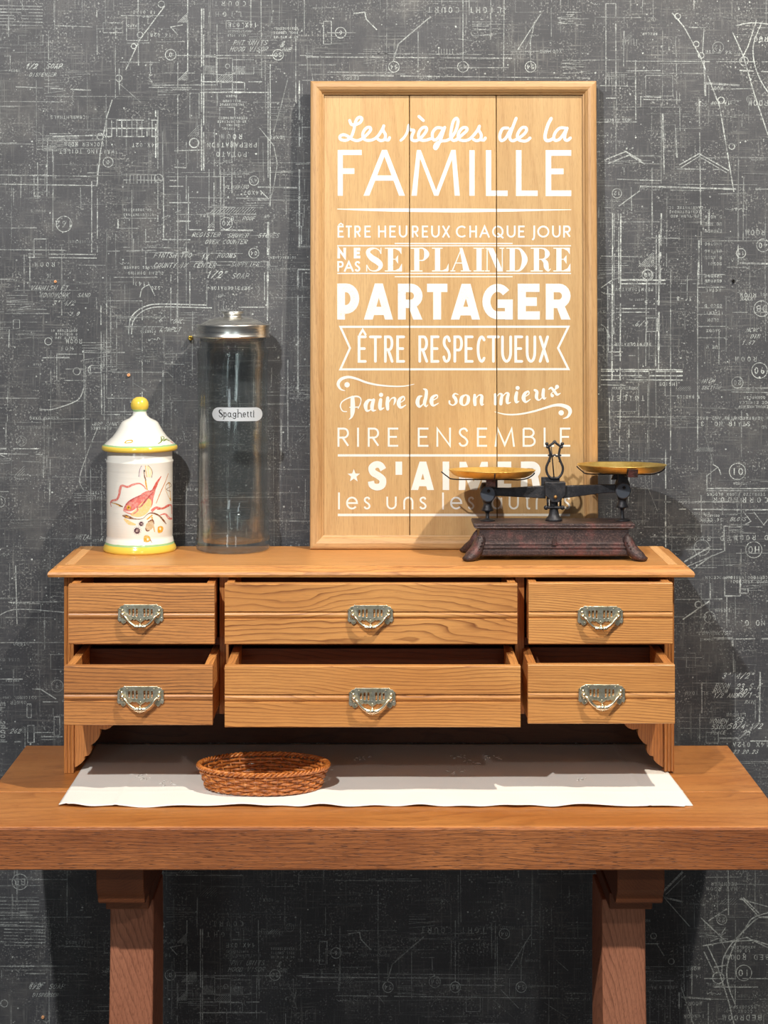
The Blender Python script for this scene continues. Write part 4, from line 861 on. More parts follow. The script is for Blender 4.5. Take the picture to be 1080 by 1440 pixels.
# 8 Faire de son mieux and swashes
H_ = []
def v_(pts, dx=0, n=6): H_.extend(ribbon(smooth([(x+dx, y, w) for x, y, w in pts], n), None, True))
v_([(150,180,5),(112,165,16),(93,122,26),(120,82,26),(180,65,22),(250,80,19),(330,110,17),(430,132,15),(560,143,12),(660,140,10),(735,124,4)]); v_([(168,130,46),(168.5,130,46)])
v_([(335,358,5),(430,380,12),(540,378,14),(660,355,16),(760,325,18),(840,303,22),(900,303,28),(955,325,34),(970,360,30),(950,400,18),(912,415,5)], 1080); v_([(895,367,46),(895.5,367,46)], 1080)
v_([(165,356,8),(130,350,9),(112,310,10),(130,270,10),(190,238,12),(250,228,14),(283,245,10),(282,285,8),(262,330,8)]); v_([(214,238,32),(216,300,38),(214,360,36),(205,402,18),(185,422,5)]); v_([(190,320,8),(262,318,10)])
v_([(385,260,10),(350,262,24),(325,300,34),(335,348,20),(370,335,8),(390,280,8)]); v_([(392,258,26),(379,310,32),(385,345,22),(412,345,7)])
v_([(452,255,26),(446,300,32),(450,335,24),(480,325,7)]); v_([(455,215,36),(455.5,215,36)])
v_([(512,240,26),(508,290,32),(511,335,26)]); v_([(515,290,8),(540,248,9),(568,240,16),(574,262,20),(562,300,6)])
v_([(600,290,8),(650,258,9),(645,230,14),(614,250,26),(604,290,34),(622,322,20),(665,300,6)])
v_([(800,225,10),(775,235,26),(762,280,34),(780,315,20),(810,290,8),(825,240,8)]); v_([(812,165,8),(836,178,24),(834,230,28),(822,285,28),(835,313,12),(850,300,6)])
v_([(875,270,8),(928,240,9),(925,217,14),(890,235,26),(880,275,34),(897,305,18),(940,285,6)])
v_([(1105,212,8),(1078,205,12),(1066,225,22),(1084,250,28),(1088,282,20),(1062,302,10),(1035,290,14),(1032,268,16)])
v_([(92,214,9),(58,235,26),(50,280,30),(75,304,10),(106,280,26),(112,235,26),(92,214,9)], 1080)
v_([(165,217,22),(165,260,30),(168,298,26)], 1080); v_([(170,252,8),(200,218,10),(225,225,24),(222,270,30),(226,298,20),(242,293,6)], 1080)
v_([(338,212,22),(342,250,28),(340,292,26)], 1080); v_([(345,240,8),(372,207,10),(394,215,22),(388,260,28),(386,292,26)], 1080); v_([(394,240,8),(425,202,10),(448,206,22),(440,250,28),(442,284,20),(470,278,6)], 1080)
v_([(520,195,24),(512,240,30),(517,277,22),(540,268,6)], 1080); v_([(527,157,35),(527.5,157,35)], 1080)
v_([(575,240,8),(622,208,9),(616,186,14),(588,205,26),(578,245,34),(597,275,18),(635,252,6)], 1080)
v_([(672,175,20),(690,190,26),(686,235,28),(706,260,12),(735,235,8),(745,200,8)], 1080); v_([(746,170,24),(742,220,28),(752,248,16),(767,238,6)], 1080)
v_([(790,168,8),(812,156,18),(838,185,24),(860,213,20),(888,202,6)], 1080); v_([(860,147,34),(840,175,8),(812,205,10),(820,222,28)], 1080)
letter(H_, (460, 520))
# 9 RIRE ENSEMBLE + rules
I_ = boxes([('R',88,186),('I',250,272),('R',343,440),('E',512,600),('E',765,855),('N',922,1045)], 492, 653, 16)+boxes([('S',28,113),('E',184,270),('M',333,504),('B',570,680),('L',747,835),('E',884,972)], 492, 653, 16, dx=1080)
letter(I_, (460, 520))
letter([R4(90,2050,56,76), R4(90,2050,558,579)], (460, 630), name='painted_rule')
# 10 star S'AIMER
star = [(225+(55 if i % 2 == 0 else 24)*math.sin(i*PI/5), 238-(58 if i % 2 == 0 else 25)*math.cos(i*PI/5)) for i in range(10)]
letter([[(225, 238), star[i], star[(i+1) % 10]] for i in range(10)], (460, 630), name='painted_star')
J_ = ribbon(smooth([(474,186,54),(450,150,54),(412,143,56),(378,170,58),(388,210,58),(430,236,58),(468,270,58),(462,318,58),(420,334,56),(380,318,54),(370,284,52)], 6))
J_ += [R4(577,633,118,230), para(708,768,780,836,118,358), para(845,902,780,836,118,358), R4(760,856,270,326), R4(975,1030,118,358)]
J_ += off([para(30,86,38,92,120,358), para(130,185,38,92,120,358), para(130,185,222,276,120,358), para(228,284,222,276,120,358), R4(355,412,118,358), R4(405,474,118,172), R4(405,464,210,262), R4(405,474,304,358)], 1080)
J_ += off([R4(555,610,118,358)]+ribbon([(580,145)]+arc(645,190,48,45,-90,90,10)+[(580,235)], 56)+[[(640,240),(700,240),(722,358),(660,358)]], 1080)
letter(J_, (460, 630))
# 11 les uns les autres
K_ = []
for ch, a, b_, r in (('l',92,108,0),('e',160,260,0),('s',308,367,0),('u',500,587,0),('n',643,728,0),('s',778,840,0),('l',970,986,0),('e',1038,1140,0),('s',107,163,1),('a',306,398,1),('u',452,538,1),('t',588,640,1),('r',680,712,1),('e',782,872,1),('s',918,972,1)):
    K_ += glyph(ch, a+1080*r, b_+1080*r, 414, 522, 15)
letter(K_, (460, 630))

# ======================= CANISTER =======================
cxp, cd = 196.5, 2.640; CX = X(cxp, cd); pxm = cd/F
can = empty('ceramic_canister', (CX, cd, SZ), 'white ceramic jar painted with a pink fish, yellow rims and yellow knob', 'jar')
def zz(py): return Zh(py, cd)-SZ
m, nt, b = mat_new('glazed_ceramic'); tc = N(nt, 'ShaderNodeTexCoord'); sp_ = N(nt, 'ShaderNodeSeparateXYZ'); L(nt, tc.outputs['Object'], sp_.inputs[0])
white, yel, grn = lin(240,238,230), lin(232,200,82), lin(160,198,140)
def bands(stops):
    n = N(nt, 'ShaderNodeValToRGB'); n.color_ramp.interpolation = 'CONSTANT'
    cr = n.color_ramp
    while len(cr.elements) < len(stops): cr.elements.new(.5)
    for e, (z, c_) in zip(cr.elements, stops): e.position = max(0, z/.25); e.color = c_
    return n
zr0, zr1 = zz(632.5), zz(625.5)
bn = bands([(0, yel), (.0098, grn), (.0128, white), (zr0-.0006, yel), (zr1-.0002, grn), (zr1+.0014, white), (zz(579), grn), (zz(575.5), yel)])
nz = math_(nt, 'MULTIPLY', math_(nt, 'SUBTRACT', noise(nt, tc.outputs['Object'], 90, 2), .5), .0012)
L(nt, math_(nt, 'DIVIDE', math_(nt, 'ADD', sp_.outputs[2], nz), .25), bn.inputs[0]); L(nt, bn.outputs[0], b.inputs['Base Color'])
b.inputs['Roughness'].default_value = .16; b.inputs['Coat Weight'].default_value = .5; b.inputs['Coat Roughness'].default_value = .06
bp = N(nt, 'ShaderNodeBump'); bp.inputs['Strength'].default_value = .25; bp.inputs['Distance'].default_value = .001
L(nt, noise(nt, vmul(nt, tc.outputs['Object'], (10, 10, 260)), 1, 2), bp.inputs['Height']); L(nt, bp.outputs[0], b.inputs['Normal'])
M['ceramic'] = m
RB = 46.3*pxm
body = [(0, .002), (.040, .001), (50.6*pxm, 0), (51.2*pxm, .003), (50.6*pxm, .007), (49*pxm, .0095), (47.6*pxm, .014), (46.6*pxm, .020), (RB*.985, .022), (RB, .0245), (RB, .05), (RB, .10), (RB, zz(648)-.003), (47.2*pxm, zz(648)), (47.2*pxm, zz(647)), (45.6*pxm, zz(645)), (45.8*pxm, zz(634)), (45.5*pxm, zz(632)), (42*pxm, zz(632)), (42*pxm, .012), (0, .010)]
mb = MB(); mb.lathe(body, n=72); mb.build('body', M['ceramic'], can)
lid = [(0, zr0-.001), (44*pxm, zr0-.001), (52*pxm, zr0), (53.2*pxm, zr0+.0022), (53.2*pxm, zr0+.0050), (52*pxm, zr1), (50*pxm, zr1+.001), (44*pxm, zz(619)), (38*pxm, zz(613.5)), (32.5*pxm, zz(606)), (28*pxm, zz(598)), (25.5*pxm, zz(593.5)), (22*pxm, zz(591)), (15*pxm, zz(588)), (10.5*pxm, zz(584)), (9.3*pxm, zz(579.5)), (9.6*pxm, zz(577.5)), (12*pxm, zz(574)), (12.8*pxm, zz(570)), (12.2*pxm, zz(565.5)), (9.6*pxm, zz(561)), (5*pxm, zz(558.3)), (0.00001, zz(557.8))]
mb = MB(); mb.lathe(lid, n=72); mb.build('lid', M['ceramic'], can)
m, nt, b = mat_new('ceramic_paint'); at = N(nt, 'ShaderNodeAttribute'); at.attribute_name = 'paint'; tc = N(nt, 'ShaderNodeTexCoord')
L(nt, mix(nt, math_(nt, 'MULTIPLY', ramp(nt, noise(nt, tc.outputs['Object'], 320, 3), [(.42, (0,)*3), (.7, (1,)*3)]), .35), at.outputs['Color'], lin(240,230,215)), b.inputs['Base Color'])
b.inputs['Roughness'].default_value = .2; b.inputs['Coat Weight'].default_value = .5; M['cpaint'] = m
def surf_r(z):
    pf = body if z < zr0 else lid; best = RB
    if z < zr0: return RB if z > .0245 else .0495
    for i in range(6, 16):
        (r0, z0), (r1, z1) = pf[i], pf[i+1]
        if min(z0, z1) <= z <= max(z0, z1): return r0+(r1-r0)*(z-z0)/((z1-z0) or 1)
    return best
def motif(polys, depth_off, mb, k=7.714, org=(130, 640)):
    for q in polys:
        o = []
        for x, y in q:
            px, py = org[0]+x/k, org[1]+y/k; d0 = cd-RB
            for _ in range(3):
                z = Zh(py, d0)-SZ; r = surf_r(z); u = max(-r*.995, min(r*.995, X(px, d0)-CX)); d0 = cd-math.sqrt(r*r-u*u)
            rr = r+depth_off; o.append((u/r*rr, -math.sqrt(max(0, rr*rr-(u/r*rr)**2)), z))
        mb.add(o, [tuple(range(len(o)))])
pk, dk, rd, ye, cr_, br, pu, gr = lin(222,120,112), lin(184,76,80), lin(206,80,66), lin(222,164,30), lin(242,208,140), lin(126,72,28), lin(80,44,60), lin(112,136,52)
mb = MB()
def mv(c_, pts, lv=1, sm=True, w=None, org=(130, 640)):
    mb.col = c_
    p_ = smooth(pts, 5) if sm else pts
    motif(ribbon(p_, w), .00008*lv, mb, org=org)
def blob(c_, pts, lv=1, org=(130, 640)):
    mb.col = c_; q = pts; cx = sum(p[0] for p in q)/len(q); cy = sum(p[1] for p in q)/len(q)
    K = 6
    def at_(i, k): p = q[i % len(q)]; return (cx+(p[0]-cx)*k/K, cy+(p[1]-cy)*k/K)
    for i in range(len(q)):
        if q[i] == q[(i+1) % len(q)]: continue
        motif([[at_(i, k), at_(i+1, k), at_(i+1, k+1), at_(i, k+1)] if k else [(cx, cy), at_(i+1, 1), at_(i, 1)] for k in range(K)], .00008*lv, mb, org=org)
mv(pk, [(205,560,6),(195,520,10),(215,495,22),(265,480,24),(290,430,24),(300,370,28),(320,330,22),(380,345,22),(440,320,22),(510,308,16),(555,335,12),(580,370,8)], 1)
mv(br, [(205,515,8),(260,528,10),(300,548,16),(330,560,10)], 2); mv(ye, [(215,517,5),(255,530,8),(300,555,8)], 3)
blob(pk, smooth([(335,595),(365,530),(430,475),(520,430),(600,400),(660,365),(685,345),(680,400),(660,470),(650,540),(610,590),(560,600),(500,560),(440,600),(380,610),(335,595)], 4), 1)
blob(cr_, smooth([(410,640),(470,590),(530,520),(600,470),(640,500),(630,570),(580,640),(500,670),(430,660),(410,640)], 4), 2)
mv(dk, [(340,585,8),(380,520,16),(450,470,14),(560,425,12),(640,385,10),(690,350,6)], 3); mv(dk, [(480,560,6),(520,560,14),(570,500,20),(610,450,14),(660,400,6)], 3); mv(pk, [(440,640,10),(490,600,16),(480,560,10)], 3)
mv(pk, [(335,600,6),(380,625,10),(430,640,8)], 3)
blob(ye, [(395+24*math.cos(t*PI/6), 568+24*math.sin(t*PI/6)) for t in range(12)], 4); blob(br, [(395+10*math.cos(t*PI/4), 568+10*math.sin(t*PI/4)) for t in range(8)], 5)
mv(rd, [(655,390,30),(680,345,34),(700,300,26),(725,260,16),(745,228,6)], 2); mv(pk, [(530,430,14),(570,410,24),(620,390,20)], 3)
mv(ye, [(575,270,10),(582,320,16),(595,380,10)], 2); mv(br, [(560,180,6),(565,230,12),(580,275,10)], 3)
mv(lin(226,214,220), [(540,110,14),(520,170,30),(515,240,12)], 1); mv(lin(244,226,180), [(590,110,20),(620,170,50),(615,240,30)], 1); mv(pu, [(545,98,5),(515,150,5),(502,235,5)], 2); mv(br, [(585,98,5),(630,140,5),(650,190,5),(640,245,5)], 2); mv(ye, [(572,100,8),(580,180,6),(590,240,8)], 2)
blob(lin(40,30,30), [(562+9*math.cos(t*PI/4), 170+12*math.sin(t*PI/4)) for t in range(8)], 4)
mv(lin(208,140,90), [(820,200,5),(790,290,7),(740,400,9),(690,525,8)], 1); mv(ye, [(830,300,20),(810,350,44),(825,420,34),(845,500,8)], 1); mv(br, [(795,330,5),(830,300,5),(850,340,5),(800,370,5),(845,400,5)], 2)
mv(pk, [(640,610,30),(690,570,26),(760,580,22),(820,545,20),(858,560,18),(862,640,16)], 1); mv(rd, [(700,590,8),(770,575,18),(830,550,14)], 2); mv(pk, [(735,650,10),(790,640,18),(830,690,24),(866,690,16)], 1); mv(pk, [(866,690,10),(868,560,14)], 1)
mv(br, [(325,655,10),(370,665,36),(450,690,14),(540,690,5),(600,640,6),(650,628,16),(720,655,16),(770,710,18),(800,750,5)], 2); mv(cr_, [(345,690,20),(400,735,40),(470,755,14)], 1); mv(ye, [(590,700,14),(650,650,14)], 1); mv(ye, [(360,665,12),(395,678,12)], 3)
for x, y, r in ((485,820,36),(530,745,26)):
    blob(pu, [(x+r*math.cos(t*PI/8)*(1 if t % 2 else .88), y+r*math.sin(t*PI/8)*(1 if t % 2 else .88)) for t in range(16)], 3); blob(lin(150,120,124), [(x-2+r*.4*math.cos(t*PI/4), y+r*.4*math.sin(t*PI/4)) for t in range(8)], 4)
    for t in range(14): a = t*2*PI/14; mv(lin(130,100,110), [(x+r*1.1*math.cos(a), y+r*1.1*math.sin(a), 4), (x+r*1.35*math.cos(a), y+r*1.35*math.sin(a), 3)], 1, False)
blob(lin(206,180,140), smooth([(575,800),(585,745),(640,710),(668,735),(660,780),(620,815),(575,800)], 3), 2); mv(br, [(575,790,8),(590,820,14),(620,815,8)], 3); mv(br, [(600,725,8),(650,705,18),(668,745,8)], 3); mv(ye, [(645,670,16),(660,760,12),(675,835,8)], 1)
blob(ye, smooth([(705,820),(710,780),(745,768),(768,790),(755,835),(715,845),(705,820)], 3), 2); blob(lin(244,232,200), [(735+10*math.cos(t*PI/4), 800+16*math.sin(t*PI/4)) for t in range(8)], 3)
blob(ye, smooth([(555,940),(560,880),(600,870),(628,900),(620,935),(590,945),(555,940)], 3), 2); blob(lin(244,236,210), [(600+12*math.cos(t*PI/4), 915+14*math.sin(t*PI/4)) for t in range(8)], 3); mv(br, [(625,915,10),(645,950,5)], 3)
P(mb.build('painted_fish', M['cpaint'], can, weld=False), label='painted pink and yellow fish with ribbons, urchins and shells', kind='stuff')
mb = MB(); O2 = (130, 550)
mv(ye, [(350,565,14),(375,538,10),(430,535,12),(425,555,10),(360,565,10)], 1, True, None, O2)
for p_ in ([(710,572,8),(745,545,16),(738,495,8)], [(745,545,14),(770,510,10),(745,492,6)], [(765,545,14),(790,530,18),(830,548,8)], [(780,540,14),(800,520,8)]): mv(gr, p_, 1, True, None, O2)
mv(pk, [(835,552,8),(855,565,8),(868,575,4)], 1, True, None, O2)
mb.build('painted_sprig', M['cpaint'], can, weld=False)['kind'] = 'stuff'

# ======================= SPAGHETTI JAR =======================
jd = 2.645; JX = X(327.5, jd); pj = jd/F
jar = empty('pasta_jar', (JX, jd, SZ), 'tall clear glass spaghetti jar with round metal lid standing on the pine cabinet', 'jar')
def zj(py): return Zh(py, jd)-SZ
m, nt, b = mat_new('clear_glass'); b.inputs['Transmission Weight'].default_value = 1; b.inputs['Roughness'].default_value = 0.0; b.inputs['IOR'].default_value = 1.47
b.inputs['Base Color'].default_value = (.92, .985, .95, 1)
tr = N(nt, 'ShaderNodeBsdfTransparent'); tr.inputs[0].default_value = (.985, .992, .988, 1); mx = N(nt, 'ShaderNodeMixShader')
lw_ = N(nt, 'ShaderNodeLayerWeight'); lw_.inputs['Blend'].default_value = .35
L(nt, ramp(nt, lw_.outputs['Facing'], [(.08, (.14,)*3), (.40, (.28,)*3), (.75, (.60,)*3)]), mx.inputs[0]); L(nt, tr.outputs[0], mx.inputs[1]); L(nt, b.outputs[0], mx.inputs[2]); gs = N(nt, 'ShaderNodeBsdfGlossy'); gs.inputs['Roughness'].default_value = .03; lf = N(nt, 'ShaderNodeLayerWeight'); lf.inputs['Blend'].default_value = .5; fr_ = math_(nt, 'ADD', math_(nt, 'MULTIPLY', math_(nt, 'POWER', lf.outputs['Facing'], 4.0), .28), .05)
mx2 = N(nt, 'ShaderNodeMixShader'); L(nt, fr_, mx2.inputs[0]); L(nt, mx.outputs[0], mx2.inputs[1]); L(nt, gs.outputs[0], mx2.inputs[2])
L(nt, mx2.outputs[0], nt.nodes['Material Output'].inputs[0]); tc = N(nt, 'ShaderNodeTexCoord')
bp = N(nt, 'ShaderNodeBump'); bp.inputs['Strength'].default_value = .35; bp.inputs['Distance'].default_value = .0015
L(nt, noise(nt, vmul(nt, tc.outputs['Object'], (38, 38, 16)), 1, 2), bp.inputs['Height']); L(nt, bp.outputs[0], b.inputs['Normal'])
M['glass'] = m
def sq(a, z, r):
    k = 0
    if .058 < z < zj(500): k = min(1, (z-.058)/.012, (zj(500)-z)/.015)
    a2 = a+math.radians(8)
    se = (abs(math.cos(a2))**3.2+abs(math.sin(a2))**3.2)**(-1/3.2)      # rounded square
    return 1+k*(se*.955-1)*.55+k*.006*math.sin(3*a+z*40)
outer = [(0, .004), (.030, .003), (46*pj, .0), (51*pj, .002), (52.4*pj, .007), (52*pj, .014), (50.8*pj, .02), (50.4*pj, .035), (50.8*pj, .050), (51.6*pj, .0545), (51*pj, .058), (49.4*pj, .062), (49.3*pj, .08), (49.3*pj, .11), (49.3*pj, .15), (49.4*pj, .19), (49.4*pj, .22), (49.4*pj, .25), (49.6*pj, zj(506)), (50.6*pj, zj(498)), (50.4*pj, zj(494)), (48*pj, zj(490)), (46.5*pj, zj(487)), (46.5*pj, zj(474))]
inner = [(43.5*pj, zj(474)), (43.5*pj, zj(488)), (46.6*pj, zj(495)), (46.8*pj, zj(500)), (46*pj, zj(508)), (45.8*pj, .22), (45.6*pj, .15), (45.6*pj, .08), (46*pj, .05), (45.6*pj, .022), (42*pj, .0135), (32*pj, .012), (16*pj, .017), (0, .020)]
mb = MB(); mb.lathe(outer+inner, n=96, mod=sq); gl = mb.build('glass_body', M['glass'], jar)
m, nt, b = mat_new('brushed_steel'); b.inputs['Metallic'].default_value = 1; b.inputs['Base Color'].default_value = lin(240,238,232); tc = N(nt, 'ShaderNodeTexCoord')
L(nt, ramp(nt, noise(nt, vmul(nt, tc.outputs['Object'], (12, 12, 500)), 1, 3), [(.3, (.24,)*3), (.7, (.38,)*3)]), b.inputs['Roughness']); M['steel'] = m; M['plate'] = simple('matt_steel_plate', lin(214,218,222), .5, .55)
lidp = [(0, zj(470)), (46.8*pj, zj(470)), (50.6*pj, zj(473)), (51.8*pj, zj(474.5)), (52*pj, zj(473)), (51.2*pj, zj(471.5)), (50.8*pj, zj(469)), (50.8*pj, zj(460)), (51.8*pj, zj(457.5)), (51.4*pj, zj(456.2)), (50*pj, zj(456.2)), (46*pj, zj(457)), (44.5*pj, zj(455.5)), (38*pj, zj(452)), (32*pj, zj(449)), (30*pj, zj(449.3)), (27*pj, zj(448)), (21*pj, zj(446.5)), (13*pj, zj(446.2)), (12.2*pj, zj(444.5)), (12.4*pj, zj(441.5)), (15.5*pj, zj(440.2)), (16.2*pj, zj(438.8)), (15.5*pj, zj(437.6)), (12*pj, zj(437.6)), (0.00001, zj(438.2))]
mb = MB(); mb.lathe(lidp, n=80); P(mb.build('lid', M['steel'], jar), label='brushed steel lid with a flat knob')
# pill shaped label plate bent round the front
lr = .095; lw, lh = 36.3*.001036, 9.6*.001036; lz = Zh(582.5, 2.592)-SZ; lx = X(333.5, 2.592)-JX
def bend(x, z, o=0): a = x/lr; return (lx+(lr+o)*math.sin(a), -.0556-(lr+o)*math.cos(a)+lr-.0008, lz+z)
out_ = [(lw-lh+lh*math.cos(a), lh*math.sin(a)) for a in [-PI/2+PI*i/8 for i in range(9)]]+[(-(lw-lh)+lh*math.cos(a), lh*math.sin(a)) for a in [PI/2+PI*i/8 for i in range(9)]]
mb = MB(); n_ = 40
def hh(x):
    e = abs(x)-(lw-lh); return lh if e <= 0 else math.sqrt(max(0, lh*lh-e*e))
cols = [-lw*math.cos(PI*i/n_) for i in range(n_+1)]
vs = []
for x in cols:
    h_ = max(hh(x), 1e-4)
    for z, o in ((-h_, 0), (h_, 0), (h_, -.0010), (-h_, -.0010)): vs.append(bend(x, z, o))
fs = [(i*4+j, (i+1)*4+j, (i+1)*4+(j+1) % 4, i*4+(j+1) % 4) for i in range(n_) for j in range(4)]+[(0,1,2,3), (n_*4+3, n_*4+2, n_*4+1, n_*4)]
mb.add(vs, fs); P(mb.build('label_plate', M['plate'], jar), label='oval metal name plate')
M['ink'] = simple('black_ink', lin(24,26,30), .5)
mb = MB(); kx = .001036/7.58
sp_pts = []
def jt(pts, sm=True): sp_pts.extend(ribbon(smooth(pts, 4) if sm else pts))
for ch, a, b_ in (('a',452,490),('p',408,442),('g',506,548),('h',560,604),('e',614,648),('t',656,684),('t',690,716),('i',722,740)):
    sp_pts += glyph(ch, a, b_, 1124, 1176, 8)
jt([(394,1112,5),(380,1098,6),(362,1104,12),(362,1124,14),(384,1142,15),(396,1158,12),(384,1174,6),(366,1172,6),(356,1156,5)])
for x, y in ((404,1126),(404,1198),(560,1093),(560,1176),(604,1176),(730,1176),(730,1126),(456+38,1174)): sp_pts.append(R4(x-8, x+12, y-3, y+1))
for q in sp_pts: mb.add([bend((x-553)*kx, -(y-1145)*kx, .00015) for x, y in q], [tuple(range(len(q)))])
mb.build('lettering', M['ink'], jar, weld=False)['kind'] = 'stuff'

# ======================= BALANCE SCALE =======================
sd = 2.572; SX = .2535
sca = empty('balance_scale', (SX, sd, SZ), 'old cast-iron balance scale with two brass pans standing on the cabinet', 'scale')
m, nt, b = mat_new('cast_iron_base'); tc = N(nt, 'ShaderNodeTexCoord'); v = tc.outputs['Object']
c1 = ramp(nt, noise(nt, v, 34, 5, .65), [(.35, lin(42,36,38)), (.54, lin(66,50,50)), (.66, lin(104,62,60)), (.78, lin(72,58,56))])
c1 = mix(nt, ramp(nt, noise(nt, v, 420, 3, .7), [(.5, (0,)*3), (.75, (.55,)*3)]), c1, lin(140,112,104))
L(nt, c1, b.inputs['Base Color']); b.inputs['Roughness'].default_value = .45; b.inputs['Metallic'].default_value = .25
bp = N(nt, 'ShaderNodeBump'); bp.inputs['Strength'].default_value = .8; bp.inputs['Distance'].default_value = .0012; L(nt, noise(nt, v, 380, 4, .7), bp.inputs['Height']); L(nt, bp.outputs[0], b.inputs['Normal']); M['iron_base'] = m
m, nt, b = mat_new('dark_iron'); tc = N(nt, 'ShaderNodeTexCoord'); v = tc.outputs['Object']
L(nt, ramp(nt, noise(nt, v, 120, 4, .7), [(.3, lin(34,34,38)), (.6, lin(58,58,62)), (.8, lin(90,76,70))]), b.inputs['Base Color']); b.inputs['Roughness'].default_value = .45; b.inputs['Metallic'].default_value = .4
bp = N(nt, 'ShaderNodeBump'); bp.inputs['Strength'].default_value = .6; bp.inputs['Distance'].default_value = .0008; L(nt, noise(nt, v, 420, 3, .7), bp.inputs['Height']); L(nt, bp.outputs[0], b.inputs['Normal']); M['iron'] = m
M['disc'] = simple('blued_steel', lin(92,98,108), .5, .6)
m, nt, b = mat_new('old_brass'); tc = N(nt, 'ShaderNodeTexCoord'); v = tc.outputs['Object']
L(nt, ramp(nt, noise(nt, v, 60, 4, .6), [(.3, lin(246,220,142)), (.6, lin(232,198,112)), (.8, lin(186,140,70))]), b.inputs['Base Color']); b.inputs['Metallic'].default_value = 1
L(nt, ramp(nt, noise(nt, v, 40, 4), [(.3, (.36,)*3), (.7, (.5,)*3)]), b.inputs['Roughness']); M['brass'] = m
def zs(py, d=sd): return Zh(py, d)-SZ
lv = [(.1105,.0330,.0060),(.1135,.0350,.0070),(.1145,.0358,.0090),(.1145,.0358,.0145),(.1118,.0332,.0152),(.1118,.0332,.0166),(.1132,.0345,.0172),(.1128,.0342,.0198),(.1100,.0316,.0206),(.1100,.0316,.0218),(.1112,.0326,.0224),(.1106,.0320,.0246),(.1078,.0296,.0256),(.1075,.0292,.0300),(.1068,.0285,.0430),(.1075,.0290,.0445),(.1130,.0325,.0455),(.1150,.0318,.0475),(.1155,.0320,.0500),(.1148,.0315,.0520),(.1100,.0280,.0525)]
mb = MB(); vs = []; fs = []
for (hx, hy, z) in lv: vs += [(-hx,-hy,z),(hx,-hy,z),(hx,hy,z),(-hx,hy,z)]
for k in range(len(lv)-1):
    for i in range(4): fs.append((k*4+i, k*4+(i+1) % 4, (k+1)*4+(i+1) % 4, (k+1)*4+i))
fs += [(0,3,2,1), tuple(len(vs)-4+i for i in range(4))]; mb.add(vs, fs); base_o = mb.build('base', M['iron_base'], sca, bevel=.0007)
mb = MB(); mb.prism([(-.0015,-.006),(.0045,-.006),(.0045,.001),(.0015,.007),(-.0015,.001)], lambda a, b_: (a-.003+.0015, -.0305, .0275+b_), lambda a, b_: (a-.003+.0015, -.0362, .0275+b_)); mb.build('badge', M['iron_base'], base_o, bevel=.0005)
for sx in (-1, 1):
    for sy in (-1, 1):
        mb = MB(); dv = Vector((sx*.78, sy*.62, 0)).normalized(); sd_ = Vector((-dv.y, dv.x, 0))
        path = [(.1010,.0265,.0315,.0040),(.1060,.0285,.0260,.0090),(.1085,.0300,.0205,.0105),(.1110,.0325,.0150,.0110),(.1150,.0360,.0105,.0105),(.1195,.0395,.0070,.0100),(.1245,.0430,.0042,.0085),(.1285,.0452,.0030,.0055)]
        vs = []; fs = []
        for (ax, ay, z, w_) in path:
            c_ = Vector((sx*ax, sy*ay, z)); hh_ = min(.0075, z)
            for a in range(8):
                an = 2*PI*a/8; vs.append(c_+sd_*(w_*math.cos(an))+Vector((0,0,1))*(hh_*math.sin(an))+dv*(hh_*.6*math.sin(an)))
        for k in range(len(path)-1):
            for a in range(8): fs.append((k*8+a, k*8+(a+1) % 8, (k+1)*8+(a+1) % 8, (k+1)*8+a))
        fs += [tuple(range(8))[::-1], tuple((len(path)-1)*8+a for a in range(8))]
        mb.add(vs, fs, True)
        for t, zc in ((.1085, .0262), (.1105, .0222), (.1128, .0180)): 
            c_ = Vector((sx*t, sy*(t-.1085+.031), zc)); mb.tube([c_-sd_*.009, c_+sd_*.009], .0013, 6)
        mb.build('foot', M['iron_base'], sca)
cx = .0025; TOP = .0525
mb = MB()
mb.lathe([(0, 0), (.0125, 0), (.0118, .003), (.0085, .006), (.0070, .011), (.0062, .018), (.0060, .030), (.0070, .034)], (cx, 0, TOP), 20); mb.build('column', M['iron'], sca)
mb = MB()
for s_ in (-1, 1):
    mb.tube([(cx, -.006, TOP+.020), (cx+s_*.010, -.006, TOP+.0195), (cx+s_*.0125, -.006, TOP+.022)], [.0022, .002, .0014], 8); mb.ball((cx+s_*.0118, -.006, TOP+.0195), .0034, 6)
    mb.tube([(cx+s_*.009, -.004, TOP+.020), (cx+s_*.0095, -.004, TOP+.034)], .0016, 6)
mb.build('beam_stop', M['iron'], sca)
zB = zs(691.5)
bmz = zB
# centre block
mb = MB(); pr_ = [(-.0148, .0150), (.0150, .0150), (.0150, -.004), (.0095, -.0085), (.0052, -.0140), (-.0052, -.0140), (-.0095, -.0085), (-.0148, -.004)]
mb.prism(pr_, lambda a, b_: (cx+a+.001, -.0120, bmz+b_), lambda a, b_: (cx+a+.001, .006, bmz+b_)); bl = mb.build('centre_block', M['iron'], sca, bevel=.001)
mb = MB(); mb.ball((cx+.001, -.0125, bmz-.0062), .0026, 7); P(mb.build('rivet', simple('worn_rivet', lin(170,130,80), .4, .6), bl))
mb = MB(); mb.box(cx-.0175, cx+.009, .004, .012, bmz+.004, bmz+.0205); mb.build('rear_plate', M['iron'], sca, bevel=.001)
xL, xR = X(685.5, sd)-SX, X(875, sd)-SX; zL, zR = zs(692.5), zs(688)
